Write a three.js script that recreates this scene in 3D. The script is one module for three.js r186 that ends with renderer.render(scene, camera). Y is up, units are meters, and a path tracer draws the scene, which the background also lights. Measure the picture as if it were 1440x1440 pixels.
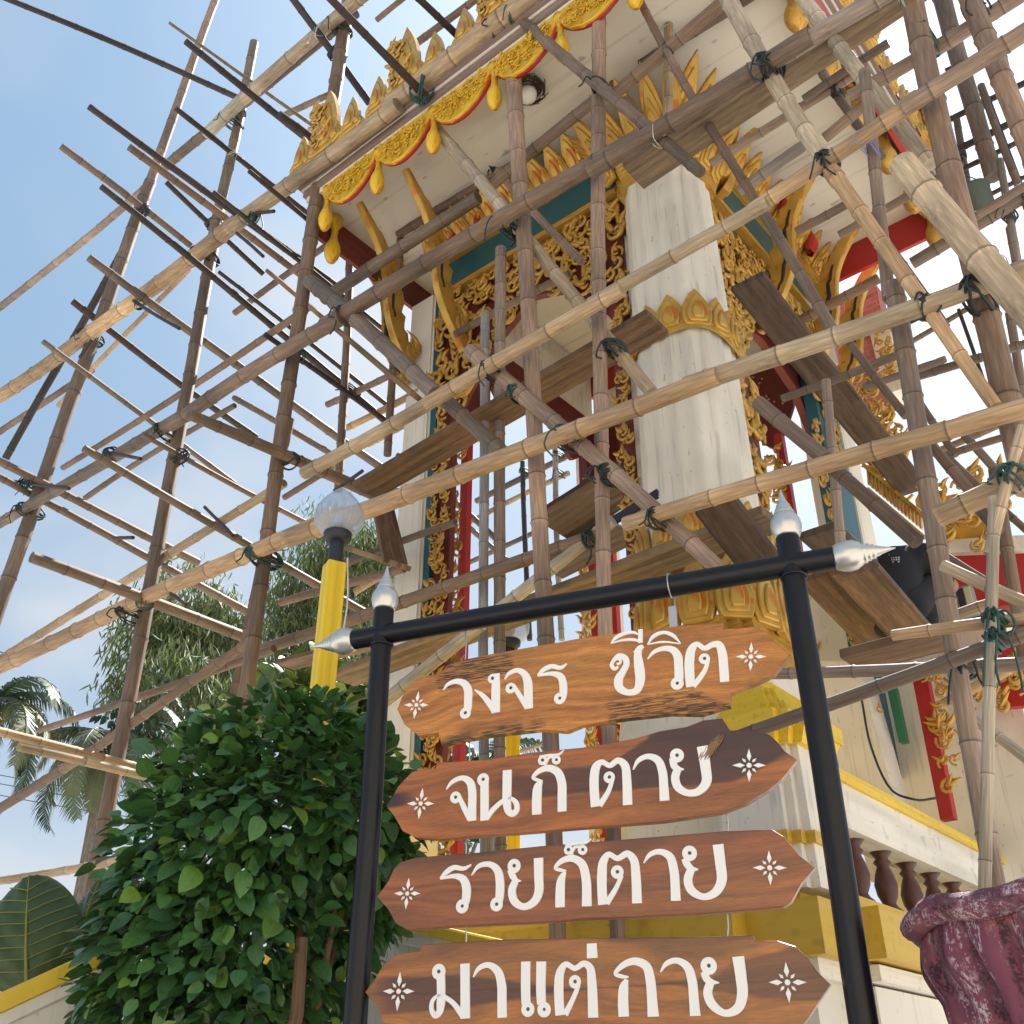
import * as THREE from 'three';
import { mergeGeometries, toCreasedNormals } from 'three/addons/utils/BufferGeometryUtils.js';
import { RoundedBoxGeometry } from 'three/addons/geometries/RoundedBoxGeometry.js';
import { MarchingCubes } from 'three/addons/objects/MarchingCubes.js';

// ---------------------------------------------------------------- camera, sky, sun, exposure
const scene = new THREE.Scene();
const PITCH = Math.atan(1440 / 2426), CAM_Y = 1.55;
const camera = new THREE.PerspectiveCamera(53.13, 1, 0.05, 900);
camera.position.set(0, CAM_Y, 0);
camera.rotation.set(PITCH, 0, 0);
const SUN = new THREE.Vector3().setFromSphericalCoords(1, (90 - 52) * Math.PI / 180, Math.PI - 36 * Math.PI / 180);
const sun = new THREE.DirectionalLight(new THREE.Color(1, 0.955, 0.89), 5.0);
sun.position.copy(SUN).multiplyScalar(40).add(new THREE.Vector3(0, 2, -5));
sun.target.position.set(0, 2, -5);
sun.castShadow = true; sun.shadow.radius = 1;
sun.shadow.mapSize.set(4096, 4096);
Object.assign(sun.shadow.camera, { left: -16, right: 16, top: 16, bottom: -16, near: 1, far: 90 });
scene.add(sun, sun.target);

const renderer = new THREE.WebGLRenderer({ antialias: true });
renderer.setSize(1024, 1024);
renderer.toneMapping = THREE.LinearToneMapping;
renderer.toneMappingExposure = 2.7;
renderer.shadowMap.enabled = true;

function rng(seed) { let s = seed >>> 0 || 1; return () => { s = (s + 0x6D2B79F5) >>> 0; let t = s; t = Math.imul(t ^ (t >>> 15), t | 1); t ^= t + Math.imul(t ^ (t >>> 7), t | 61); return ((t ^ (t >>> 14)) >>> 0) / 4294967296; }; }
const hash2 = (x, y, s) => { let h = Math.imul(x | 0, 374761393) + Math.imul(y | 0, 668265263) + Math.imul(s | 0, 982451653); h = Math.imul(h ^ (h >>> 13), 1274126177); return ((h ^ (h >>> 16)) >>> 0) / 4294967296; };
function vnoise(x, y, s = 1, px = 1 << 20, py = 1 << 20) {
  const xi = Math.floor(x), yi = Math.floor(y), fx = x - xi, fy = y - yi, u = fx * fx * (3 - 2 * fx), v = fy * fy * (3 - 2 * fy);
  const w = (a, n) => ((a % n) + n) % n;
  const A = hash2(w(xi, px), w(yi, py), s), B = hash2(w(xi + 1, px), w(yi, py), s), C2 = hash2(w(xi, px), w(yi + 1, py), s), D2 = hash2(w(xi + 1, px), w(yi + 1, py), s);
  return (A + (B - A) * u) * (1 - v) + (C2 + (D2 - C2) * u) * v;
}
const fbm = (x, y, s, o = 4) => { let a = 0, m = 0.5, n = 0; for (let i = 0; i < o; i++) { a += m * vnoise(x, y, s + i); n += m; x *= 2.03; y *= 2.03; m *= 0.5; } return a / n; };
const clamp = (x, a = 0, b = 1) => Math.min(b, Math.max(a, x)), mix = (a, b, t) => a + (b - a) * t, smooth = (a, b, x) => { const t = clamp((x - a) / (b - a)); return t * t * (3 - 2 * t); };

{ // hazy tropical sky, thin high cloud, bright round the sun
  const SKY = 0.365, w = 1024, h = 512, data = new Float32Array(w * h * 4), d = new THREE.Vector3();
  for (let j = 0; j < h; j++) for (let i = 0; i < w; i++) {
    const az = ((i + 0.5) / w - 0.5) * 2 * Math.PI, el = ((j + 0.5) / h - 0.5) * Math.PI;
    d.set(Math.cos(el) * Math.cos(az), Math.sin(el), Math.cos(el) * Math.sin(az));
    const e = Math.max(d.y, 0), g = Math.acos(clamp(d.dot(SUN), -1, 1));
    const hz = Math.pow(1 - e, 2.1);
    let r = mix(0.20, 0.76, hz), gg = mix(0.405, 0.83, hz), b = mix(0.675, 0.90, hz);
    const aur = 1.05 * Math.exp(-Math.pow(g / 0.50, 2)) + 0.13 * Math.exp(-g / 0.55);
    r += aur * 1.02; gg += aur * 0.96; b += aur * 0.86;
    const k = 1 / (d.y + 0.22), cl = fbm(d.x * k * 2.1 + 7.3, d.z * k * 2.1 + 1.9, 31, 5), cv = smooth(0.43, 0.74, cl) * smooth(0.02, 0.2, d.y) * 0.7;
    const cb = 0.74 + 0.45 * Math.exp(-g / 0.6);
    r = mix(r, cb, cv); gg = mix(gg, cb * 1.03, cv); b = mix(b, cb * 1.06, cv);
    if (d.y < 0) { r *= 0.6; gg *= 0.58; b *= 0.55; }
    const o = (j * w + i) * 4; data[o] = r * SKY; data[o + 1] = gg * SKY; data[o + 2] = b * SKY; data[o + 3] = 1;
  }
  const t = new THREE.DataTexture(data, w, h, THREE.RGBAFormat, THREE.FloatType);
  t.mapping = THREE.EquirectangularReflectionMapping; t.magFilter = t.minFilter = THREE.LinearFilter; t.needsUpdate = true;
  scene.background = t; scene.environment = t;
}

// ---------------------------------------------------------------- survey of the site: points measured on real planes of the place
const V = (x, y, z) => new THREE.Vector3(x, y, z);
const CP = Math.cos(PITCH), SP = Math.sin(PITCH), CAM = V(0, CAM_Y, 0), FWD = V(0, SP, -CP);
const YAW = 50.3 * Math.PI / 180, aV = V(-Math.sin(YAW), 0, -Math.cos(YAW)), bV = V(Math.cos(YAW), 0, -Math.sin(YAW));
const CO = V(0.8713, 0, -4.4);                       // foot of the temple's corner pillar
const sight = (u, v) => { const x = (u - 720) / 1440, y = (720 - v) / 1440; return V(x, y * CP + SP, -(CP - y * SP)); };
function meet(u, v, p0, n) { const d = sight(u, v); return CAM.clone().addScaledVector(d, p0.clone().sub(CAM).dot(n) / d.dot(n)); }
const pA = (u, v, k) => meet(u, v, CO.clone().addScaledVector(bV, -k), bV);       // plane along the temple's left face, k metres out
const pB = (u, v, s) => meet(u, v, CO.clone().addScaledVector(aV, s), aV);        // plane along its right face, at s
const pZ = (u, v, f) => meet(u, v, V(0, 0, -f), V(0, 0, 1));                      // plane facing the viewer, f metres ahead
const pY = (u, v, y) => meet(u, v, V(0, y, 0), V(0, 1, 0));
const depth = (p) => p.clone().sub(CAM).dot(FWD);
const size = (px, p) => px / 1440 * depth(p);
const stOf = (p) => { const d = p.clone().sub(CO); return [d.dot(aV), d.dot(bV)]; };

// ---------------------------------------------------------------- helpers
const used = {};
const numbered = (n) => { const k = used[n] = (used[n] ?? -1) + 1; return k ? n + '_' + String(k).padStart(3, '0') : n; };
function mesh(name, geo, mat, parent) { const m = new THREE.Mesh(geo, mat); m.name = parent ? name : numbered(name); m.castShadow = m.receiveShadow = true; (parent || scene).add(m); return m; }
function group(name, pos = [0, 0, 0], ry = 0) { const g = new THREE.Group(); g.name = numbered(name); g.position.set(...pos); g.rotation.y = ry; scene.add(g); return g; }
function tag(o, label, category, grp, kind) { o.userData.label = label; if (category) o.userData.category = category; if (grp) o.userData.group = grp; if (kind) o.userData.kind = kind; return o; }
const lin = (r, g, b) => new THREE.Color().setRGB(r, g, b);
const std = (c, roughness = 0.7, o = {}) => new THREE.MeshStandardMaterial({ color: lin(...c), roughness, ...o });
function place(g, x, y, z, rx = 0, ry = 0, rz = 0) { if (rx) g.rotateX(rx); if (rz) g.rotateZ(rz); if (ry) g.rotateY(ry); return g.translate(x, y, z); }
const box = (w, h, d, x = 0, y = 0, z = 0) => new THREE.BoxGeometry(w, h, d).translate(x, y, z);
const rbox = (w, h, d, r = 0.008, x = 0, y = 0, z = 0) => new RoundedBoxGeometry(w, h, d, 2, Math.min(r, w / 2.1, h / 2.1, d / 2.1)).translate(x, y, z);
function merge(list) { return mergeGeometries(list.map(g => { const q = g.index ? g.toNonIndexed() : g; for (const n of Object.keys(q.attributes)) if (!['position', 'normal', 'uv'].includes(n)) q.deleteAttribute(n); return q; })); }
const lathe = (pts, n = 20) => new THREE.LatheGeometry(pts.map(p => new THREE.Vector2(p[0], p[1])), n);

// a round bar swept along points with a radius at each one; colours per ring are optional
function sweep(pts, rad, nr = 8, cols = null, flat = 1, cap = true, uvs = 1) {
  const n = pts.length, pos = [], nor = [], uv = [], col = [], idx = [], T = V(0, 0, 0), N = V(0, 0, 0), B = V(0, 0, 0), p = V(0, 0, 0);
  let len = 0;
  T.subVectors(pts[1], pts[0]).normalize(); N.set(0, 1, 0); if (Math.abs(T.y) > 0.9) N.set(1, 0, 0); N.addScaledVector(T, -N.dot(T)).normalize();
  for (let i = 0; i < n; i++) {
    T.subVectors(pts[Math.min(n - 1, i + 1)], pts[Math.max(0, i - 1)]).normalize(); N.addScaledVector(T, -N.dot(T)).normalize(); B.crossVectors(T, N);
    if (i) len += pts[i].distanceTo(pts[i - 1]);
    for (let j = 0; j <= nr; j++) {
      const a = j / nr * Math.PI * 2, c = Math.cos(a), s = Math.sin(a) * flat;
      p.set(0, 0, 0).addScaledVector(N, c).addScaledVector(B, s);
      pos.push(pts[i].x + p.x * rad[i], pts[i].y + p.y * rad[i], pts[i].z + p.z * rad[i]);
      p.normalize(); nor.push(p.x, p.y, p.z); uv.push(j / nr * uvs, len * 2);
      if (cols) col.push(...cols[i]);
    }
  }
  const R = nr + 1;
  for (let i = 0; i < n - 1; i++) for (let j = 0; j < nr; j++) { const q = i * R + j; idx.push(q, q + 1, q + R, q + 1, q + R + 1, q + R); }
  if (cap) for (const e of [0, n - 1]) {
    const base = pos.length / 3; T.subVectors(pts[e ? n - 1 : 1], pts[e ? n - 2 : 0]).normalize().multiplyScalar(e ? 1 : -1);
    for (let j = 0; j <= nr; j++) { const q = (e * R + j) * 3; pos.push(pos[q], pos[q + 1], pos[q + 2]); nor.push(T.x, T.y, T.z); uv.push(0.5, 0); if (cols) col.push(...cols[e].map(x => x * 0.9)); }
    pos.push(pts[e].x, pts[e].y, pts[e].z); nor.push(T.x, T.y, T.z); uv.push(0.5, 0); if (cols) col.push(...cols[e].map(x => x * 0.55));
    for (let j = 0; j < nr; j++) e ? idx.push(base + j, base + j + 1, base + nr + 1) : idx.push(base + j + 1, base + j, base + nr + 1);
  }
  const g = new THREE.BufferGeometry();
  g.setAttribute('position', new THREE.Float32BufferAttribute(pos, 3)); g.setAttribute('normal', new THREE.Float32BufferAttribute(nor, 3)); g.setAttribute('uv', new THREE.Float32BufferAttribute(uv, 2));
  if (cols) g.setAttribute('color', new THREE.Float32BufferAttribute(col, 3));
  g.setIndex(idx); return g;
}
const curve = (pts, n) => new THREE.CatmullRomCurve3(pts).getPoints(n);
function wire(pts, r, n = 16, nr = 6) { const q = curve(pts, n); return sweep(q, q.map(() => r), nr); }

function texture(w, h, f, srgb = true) { // f(x, y) in 0..1 -> [r, g, b] in 0..1
  const d = new Uint8Array(w * h * 4);
  for (let j = 0; j < h; j++) for (let i = 0; i < w; i++) { const c = f((i + 0.5) / w, (j + 0.5) / h), o = (j * w + i) * 4; d[o] = clamp(c[0]) * 255; d[o + 1] = clamp(c[1]) * 255; d[o + 2] = clamp(c[2]) * 255; d[o + 3] = 255; }
  const t = new THREE.DataTexture(d, w, h); t.colorSpace = srgb ? THREE.SRGBColorSpace : THREE.NoColorSpace; t.wrapS = t.wrapT = THREE.RepeatWrapping; t.magFilter = THREE.LinearFilter; t.minFilter = THREE.LinearMipmapLinearFilter; t.generateMipmaps = true; t.needsUpdate = true; return t;
}
const grey = (f) => (x, y) => { const v = f(x, y); return [v, v, v]; };

// ---------------------------------------------------------------- materials
const streak = texture(256, 512, grey((x, y) => 0.70 + 0.22 * vnoise(x * 40, y * 6, 3, 40, 6) + 0.12 * vnoise(x * 90, y * 12, 5, 90, 12) - 0.16 * smooth(0.6, 0.9, vnoise(x * 9, y * 3, 9, 9, 3)) * vnoise(x * 50, y * 30, 8, 50, 30)));
const streakB = texture(256, 512, grey((x, y) => 0.5 + 0.3 * vnoise(x * 60, y * 5, 13, 60, 5) + 0.2 * vnoise(x * 24, y * 3, 15, 24, 3)), false);
const M = {};
M.bamboo = new THREE.MeshStandardMaterial({ vertexColors: true, map: streak, bumpMap: streakB, bumpScale: 0.0012, roughness: 0.62 });
M.rope = std([0.012, 0.022, 0.024], 0.6);
M.ropeTeal = std([0.012, 0.06, 0.055], 0.55);
M.ropePink = std([0.75, 0.22, 0.3], 0.5);
M.ropeWhite = std([0.55, 0.6, 0.55], 0.6);
M.ropeBlue = std([0.2, 0.2, 0.5], 0.55);
const stainT = texture(512, 512, grey((x, y) => 0.94 + 0.05 * vnoise(x * 8, y * 8, 21, 8, 8) - 0.07 * smooth(0.5, 0.9, vnoise(x * 6, y * 4, 27, 6, 4)) - 0.12 * smooth(0.72, 0.95, vnoise(x * 110, y * 5, 22, 110, 5)) * vnoise(x * 11, y * 3, 23, 11, 3) - 0.30 * smooth(0.90, 0.985, vnoise(x * 70, y * 30, 24, 70, 30)) * vnoise(x * 9, y * 5, 25, 9, 5)));
M.white = std([0.74, 0.70, 0.62], 0.75, { map: stainT });
M.pink = std([0.25, 0.17, 0.155], 0.7, { map: stainT });
const leafT = texture(256, 256, (x, y) => { const n = 0.82 + 0.18 * vnoise(x * 12, y * 12, 41, 12, 12), w = smooth(0.70, 0.92, vnoise(x * 26, y * 26, 43, 26, 26)); return [n, n * (1 - 0.25 * w), n * (1 - 0.45 * w)]; });
M.gold = std([0.60, 0.37, 0.075], 0.42, { metalness: 0.35, map: leafT });
M.goldYellow = std([0.74, 0.47, 0.018], 0.45, { metalness: 0.1, map: leafT });
M.teal = std([0.010, 0.085, 0.105], 0.45);
M.green = std([0.015, 0.14, 0.075], 0.5);
M.red = std([0.36, 0.014, 0.012], 0.5);
M.crimson = std([0.10, 0.006, 0.008], 0.55);
M.maroon = std([0.17, 0.028, 0.022], 0.6, { map: leafT });
M.yellow = std([0.74, 0.50, 0.022], 0.5, { map: stainT });
M.ochre = std([0.56, 0.36, 0.035], 0.5, { map: stainT });
M.balwood = std([0.10, 0.035, 0.03], 0.5, { map: leafT });
M.glassGem = std([0.75, 0.6, 0.3], 0.15, { metalness: 0.8 });
M.black = new THREE.MeshPhysicalMaterial({ specularIntensity: 0.6, color: lin(0.004, 0.004, 0.007), roughness: 0.4, clearcoat: 0.12, clearcoatRoughness: 0.2 });
M.silver = new THREE.MeshPhysicalMaterial({ color: lin(0.58, 0.57, 0.54), roughness: 0.34, metalness: 0.75, clearcoat: 0.3 });
M.steel = std([0.5, 0.5, 0.5], 0.35, { metalness: 0.9 });
M.darkSteel = std([0.03, 0.035, 0.045], 0.5, { metalness: 0.4 });
const plankT = texture(512, 128, (x, y) => { const g = 0.6 + 0.25 * vnoise(x * 5, y * 26, 51, 5, 26) + 0.15 * vnoise(x * 40, y * 60, 52, 40, 60) - 0.14 * smooth(0.6, 0.9, vnoise(x * 5, y * 9, 53, 5, 9)); return [g, g * 0.96, g * 0.92]; });
M.plank = ['0.22,0.14,0.085', '0.29,0.22,0.15', '0.12,0.085,0.068', '0.40,0.28,0.17'].map(s => std(s.split(',').map(Number), 0.85, { map: plankT, bumpMap: plankT, bumpScale: 0.002 }));

// ---------------------------------------------------------------- ground
{
  const gT = texture(512, 512, grey((x, y) => 0.8 + 0.15 * vnoise(x * 40, y * 40, 61, 40, 40) - 0.15 * smooth(0.6, 0.9, vnoise(x * 7, y * 7, 62, 7, 7)) + 0.06 * hash2(x * 512, y * 512, 3)));
  const g = new THREE.CircleGeometry(400, 64).rotateX(-Math.PI / 2), uv = g.attributes.uv, p = g.attributes.position;
  for (let i = 0; i < uv.count; i++) uv.setXY(i, p.getX(i) / 3, p.getZ(i) / 3);
  const o = mesh('ground', g, std([0.60, 0.565, 0.51], 0.9, { map: gT })); o.userData.kind = 'structure';
}

{ // white prayer hall that faces the pavilion across the yard; its sunlit wall throws light back
  const g = group('prayer_hall', [2, 0, 8.5], 0.25); tag(g, 'plain white prayer hall across the yard facing the scaffolded pavilion', 'hall');
  mesh('wall', box(26, 7.5, 0.4, 0, 3.75, 0), std([0.78, 0.74, 0.66], 0.85, { map: stainT }), g); mesh('plinth', box(26.4, 0.6, 0.7, 0, 0.3, -0.05), M.yellow, g); mesh('roof', box(27, 0.3, 4, 0, 7.65, 1.4), M.maroon, g);
  for (let i = 0; i < 6; i++) { const x = -10.5 + i * 4.2, w = mesh('window', box(1.1, 2.4, 0.12, x, 2.9, -0.24), M.maroon, g); for (const k of [-1, 1]) mesh('shutter', box(0.48, 2.2, 0.05, x + k * 0.27, 2.9, -0.33), M.gold, w); }
}
// ---------------------------------------------------------------- temple pavilion (local x runs along its right face, local -z along its left face)
const petalShape = (w, h) => { const s = new THREE.Shape(); s.moveTo(-w * 0.36, 0); s.bezierCurveTo(-w * 0.62, h * 0.3, -w * 0.42, h * 0.62, 0, h); s.bezierCurveTo(w * 0.42, h * 0.62, w * 0.62, h * 0.3, w * 0.36, 0); return s; };
const slab = (shape, d, bevel = 0.006) => new THREE.ExtrudeGeometry(shape, { depth: d, bevelEnabled: bevel > 0, bevelThickness: bevel, bevelSize: bevel, bevelSegments: 1, curveSegments: 8 });
function petalGeo(w, h, d = 0.02) { // pointed petal with two raised inner petals, faces +z
  return merge([slab(petalShape(w * 0.92, h), d), slab(petalShape(w * 0.62, h * 0.72), 0.012).translate(0, h * 0.06, d + 0.004), slab(petalShape(w * 0.3, h * 0.42), 0.012).translate(0, h * 0.12, d + 0.018)]);
}
function redent(h, y0, y1, taper = 1, steps = 2, stepK = 0.17) {
  const d = h * stepK, q = [];
  for (let i = 0; i <= steps; i++) { q.push([h - i * d, h - (steps - i + 0) * d - (i < steps ? 0 : 0)]); if (i < steps) q.push([h - (i + 1) * d, h - (steps - i) * d]); }
  const s = new THREE.Shape(), all = [];
  for (let k = 0; k < 4; k++) { const c = [1, 0, -1, 0][k], n = [0, 1, 0, -1][k]; for (const [x, y] of q) all.push([x * c - y * n, x * n + y * c]); }
  all.forEach((p, i) => i ? s.lineTo(...p) : s.moveTo(...p));
  const g = new THREE.ExtrudeGeometry(s, { depth: 1, bevelEnabled: false, steps: 1 }).rotateX(-Math.PI / 2), P = g.attributes.position;
  for (let i = 0; i < P.count; i++) { const t = P.getY(i), k = mix(1, taper, t); P.setXYZ(i, P.getX(i) * k, mix(y0, y1, t), P.getZ(i) * k); }
  g.computeVertexNormals(); return g;
}
// fluted pillar of rounded square section; radius in direction q
const pillarR = (q, h) => h * Math.pow(Math.pow(Math.abs(Math.cos(q)), 3) + Math.pow(Math.abs(Math.sin(q)), 3), -1 / 3);
function fluted(h, y0, y1, taper, n = 160, fl = 0.045) {
  const pos = [], nor = [], uv = [], idx = [], R = n + 1, rows = 6;
  for (let j = 0; j <= rows; j++) for (let i = 0; i <= n; i++) { const q = i / n * 6.2831853, k = mix(1, taper, j / rows), r = pillarR(q, h) * k * (1 - fl * (0.5 + 0.5 * Math.cos(q * 16))); pos.push(Math.cos(q) * r, mix(y0, y1, j / rows), Math.sin(q) * r); uv.push(q * h, mix(y0, y1, j / rows)); if (i < n && j < rows) { const b = j * R + i; idx.push(b, b + R, b + 1, b + 1, b + R, b + R + 1); } }
  const g = new THREE.BufferGeometry(); g.setAttribute('position', new THREE.Float32BufferAttribute(pos, 3)); g.setAttribute('uv', new THREE.Float32BufferAttribute(uv, 2)); g.setIndex(idx); g.computeVertexNormals(); return g;
}
// one carved scroll: a tapering spiral with a flame tip, in the xy plane
function scroll(R, turns, th, mirror, seed) {
  const r = rng(seed), n = 17, pts = [], rad = [], a0 = r() * 6.28;
  for (let i = 0; i < n; i++) { const t = i / (n - 1), a = a0 + mirror * t * turns * 6.283, q = R * (1 - 0.86 * Math.pow(t, 0.8)); pts.push(V(Math.cos(a) * q, Math.sin(a) * q, 0.01 * Math.sin(t * 3))); rad.push(th * (0.25 + 0.75 * Math.sin(Math.PI * Math.min(1, 0.15 + t * 0.9)))); }
  return sweep(pts, rad, 5, null, 1, false);
}
function flame(L, w, bend) {
  const n = 7, pts = [], rad = [];
  for (let i = 0; i < n; i++) { const t = i / (n - 1); pts.push(V(bend * Math.sin(t * 2.6) * L * 0.5, L * t, 0.25 * w * Math.sin(t * 3.1))); rad.push(w * Math.max(0.04, Math.sin(Math.PI * Math.pow(0.08 + 0.92 * t, 0.62)))); }
  return sweep(pts, rad, 5, null, 0.75, false);
}
function carve(x0, x1, y0, y1, inside, step, seed, k = 1) {
  const r = rng(seed), out = [];
  for (let y = y0; y <= y1; y += step * 0.8) for (let x = x0; x <= x1; x += step) {
    const px = x + (r() - 0.5) * step * 0.8, py = y + (r() - 0.5) * step * 0.8, e = r(), f = r(), z = r();
    if (!inside(px, py)) continue;
    const R = step * mix(0.42, 0.72, e) * k;
    out.push(scroll(R, mix(1.1, 1.7, f), R * 0.24, f > 0.5 ? 1 : -1, seed + out.length * 7).translate(px, py, z * 0.03));
    for (let q = 0; q < 2; q++) out.push(flame(R * mix(1.1, 1.9, r()), R * 0.3, r() - 0.5).rotateZ((r() - 0.5) * 2.4).translate(px + (r() - 0.5) * R, py, 0.015 + z * 0.03));
  }
  return merge(out);
}
const TEMPLE = group('temple_pavilion', CO.toArray(), YAW);
tag(TEMPLE, 'ornate white and gold temple pavilion on high yellow banded base behind bamboo scaffold', 'temple');
const P3 = (s, t, y) => V(t, y, -s);
const onFront = (g, t, s = 0, y = 0) => g.rotateY(-Math.PI / 2).translate(t, y, -s);   // faces out of the left face; local +x of g runs along -s... toward the corner
const onRight = (g, s, t = 0, y = 0) => g.translate(t, y, -s);                          // faces out of the right face; local +x of g runs along +t
const part = (n, g, m, p = TEMPLE) => mesh(n, g, m, p);
const SOF = 7.07, BY = 1.86, BX = 1.95;
{
  // pillars
  const pillars = [[-0.07, 0.03, 0.262, 3.78], [BY, 0, 0.125, 2.2], [-0.1, BX, 0.14, 2.2], [BY, BX, 0.125, 2.2]];
  const bandP = petalGeo(0.175, 0.24, 0.018), baseP = petalGeo(0.185, 0.34, 0.03), smallP = petalGeo(0.14, 0.2, 0.02);
  pillars.forEach(([s, t, h, y0], i) => {
    const g = i ? redent(h, y0, 6.56, 0.94, 1, 0.12) : fluted(h, y0, 6.56, 0.87); g.translate(t, 0, -s);
    const p = part('pillar', g, M.white);
    if (i) return;
    // gold lotus band, base and capital of the corner pillar
    for (const [yy, pg, n, ext, lean] of [[5.12, bandP, 3, 0.238, 0.0], [3.42, baseP, 3, 0.28, -0.06], [3.86, smallP, 3, 0.255, 0.05]]) {
      for (let f = 0; f < 12; f++) { const q = (f + 0.5) / 12 * 6.2831853, r = pillarR(q, ext) + 0.004; part('lotus_petal', pg.clone().rotateX(lean).translate(0, yy, 0).rotateY(Math.PI / 2 - q).translate(t + Math.cos(q) * r, 0, -s + Math.sin(q) * r), M.gold, p); }
    }
    part('lotus_ring', fluted(0.262, 5.09, 5.13, 1, 96, 0).translate(t, 0, -s), M.gold, p);
    for (const g of [redent(0.295, 3.34, 3.44, 0.95, 2, 0.16), redent(0.33, 3.26, 3.34, 1, 2, 0.16), redent(0.275, 3.76, 3.86, 1.04, 2, 0.16)]) part('lotus_base', g.translate(t, 0, -s), M.gold, p);
  });
  // flaring gold capital under the soffit
  const capP = petalGeo(0.15, 0.50, 0.022), capQ = petalGeo(0.12, 0.34, 0.022);
  for (let f = 0; f < 4; f++) for (let q = 0; q < 5; q++) {
    const o = q - 2, up = (g, y, z, lean) => g.clone().rotateX(lean).rotateY(o * 0.22).translate(o * 0.115, y, z + 0.04).rotateY(f * Math.PI / 2).translate(0.03, 0, 0.07);
    part('capital_petal', up(capP, 6.56, 0.17, 0.62), M.gold); if (q < 4) part('capital_petal', up(capQ, 6.46, 0.205, 0.45).rotateY(0), M.gold);
  }
  for (const g of [redent(0.24, 6.38, 6.44, 1.05, 2, 0.16), redent(0.255, 6.44, 6.50, 1.08, 2, 0.16)]) part('capital_collar', g.translate(0.03, 0, 0.07), M.gold);

  // lintels, front (along s) and right (along t) and the two behind
  const lint = (n, m, y0, y1, k, d) => {
    part(n, box(d, y1 - y0, BY - 0.36, -k, (y0 + y1) / 2, -(BY / 2)), m);
    part(n, box(BX - 0.34, y1 - y0, d, BX / 2 + 0.06, (y0 + y1) / 2, k + 0.12), m);
    part(n, box(d, y1 - y0, BY - 0.3, BX + k, (y0 + y1) / 2, -(BY / 2)), m);
    part(n, box(BX - 0.3, y1 - y0, d, BX / 2, (y0 + y1) / 2, -BY - k), m);
  };
  lint('lintel', M.white, 6.5, 7.06, 0, 0.2);
  lint('teal_beam', M.teal, 6.485, 6.70, 0.125, 0.07);
  lint('gold_moulding', M.gold, 6.705, 6.745, 0.145, 0.12);
  lint('gold_moulding', M.gold, 6.75, 6.775, 0.16, 0.14);
  lint('gold_moulding', M.gold, 6.44, 6.48, 0.13, 0.06);
  const crest = petalGeo(0.135, 0.27, 0.022);
  for (let i = 0; i < 11; i++) {
    part('crest_leaf', onFront(crest.clone().rotateX(0.65), -0.19, 0.28 + i * 0.138, 6.77), M.gold);
    part('crest_leaf', onRight(crest.clone().rotateX(0.65), -0.31, 0.30 + i * 0.148, 6.77), M.gold);
    if (i < 10) { part('crest_bud', onFront(petalGeo(0.055, 0.12, 0.03).rotateX(0.65), -0.22, 0.349 + i * 0.138, 6.77), M.gold); part('crest_bud', onRight(petalGeo(0.055, 0.12, 0.03).rotateX(0.65), -0.34, 0.374 + i * 0.148, 6.77), M.gold); }
  }
  // carved arch spandrels: gold scrollwork with a real back board
  const low = (pts) => (x) => { for (let i = 1; i < pts.length; i++) if (x <= pts[i][0]) return mix(pts[i - 1][1], pts[i][1], clamp((x - pts[i - 1][0]) / (pts[i][0] - pts[i - 1][0]))); return pts[pts.length - 1][1]; };
  const lf = low([[0.2, 5.2], [0.3, 5.42], [0.42, 5.62], [0.62, 5.86], [0.9, 5.97], [1.18, 5.78], [1.42, 5.5], [1.6, 5.2], [1.74, 4.9]]);
  const board = (f, x0, x1, top, d, up = 0.07) => { const s = new THREE.Shape(); s.moveTo(x0, top); for (let i = 0; i <= 24; i++) { const x = mix(x0, x1, i / 24); s.lineTo(x, f(x) + up); } s.lineTo(x1, top); return new THREE.ExtrudeGeometry(s, { depth: d, bevelEnabled: false }); };
  const flip = (g) => g.scale(-1, 1, 1);
  const fixWinding = (g) => { const q = g.index ? g.toNonIndexed() : g, P = q.attributes.position, N = q.attributes.normal; for (let i = 0; i < P.count; i += 3) { for (const A of [P, N]) { const t = [A.getX(i), A.getY(i), A.getZ(i)]; A.setXYZ(i, A.getX(i + 1), A.getY(i + 1), A.getZ(i + 1)); A.setXYZ(i + 1, ...t); } } return q; };
  const faceF = (g, t, y = 0) => fixWinding(flip(g)).rotateY(-Math.PI / 2).translate(t, y, 0);  // x of g is s
  part('spandrel_board', faceF(board(lf, 0.2, 1.74, 6.46, 0.05, 0.1), -0.03), M.maroon);
  const lf2 = (x, y) => y > lf(x) + 0.05 && y < 6.42;
  const sp = part('gold_scrollwork', faceF(carve(0.24, 1.7, 5.0, 6.4, lf2, 0.115, 101), -0.1), M.gold); sp.userData.kind = 'stuff';
  const rf = low([[0.2, 4.9], [0.35, 5.3], [0.6, 5.62], [0.97, 5.75], [1.4, 5.6], [1.6, 5.3], [1.8, 4.9]]);
  part('spandrel_board', onRight(board(rf, 0.2, 1.8, 6.46, 0.05, 0.1), -0.09), M.maroon);
  const sr = part('gold_scrollwork', onRight(carve(0.24, 1.76, 5.0, 6.4, (x, y) => y > rf(x) + 0.05 && y < 6.42, 0.11, 202), -0.22), M.gold); sr.userData.kind = 'stuff';
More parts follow.
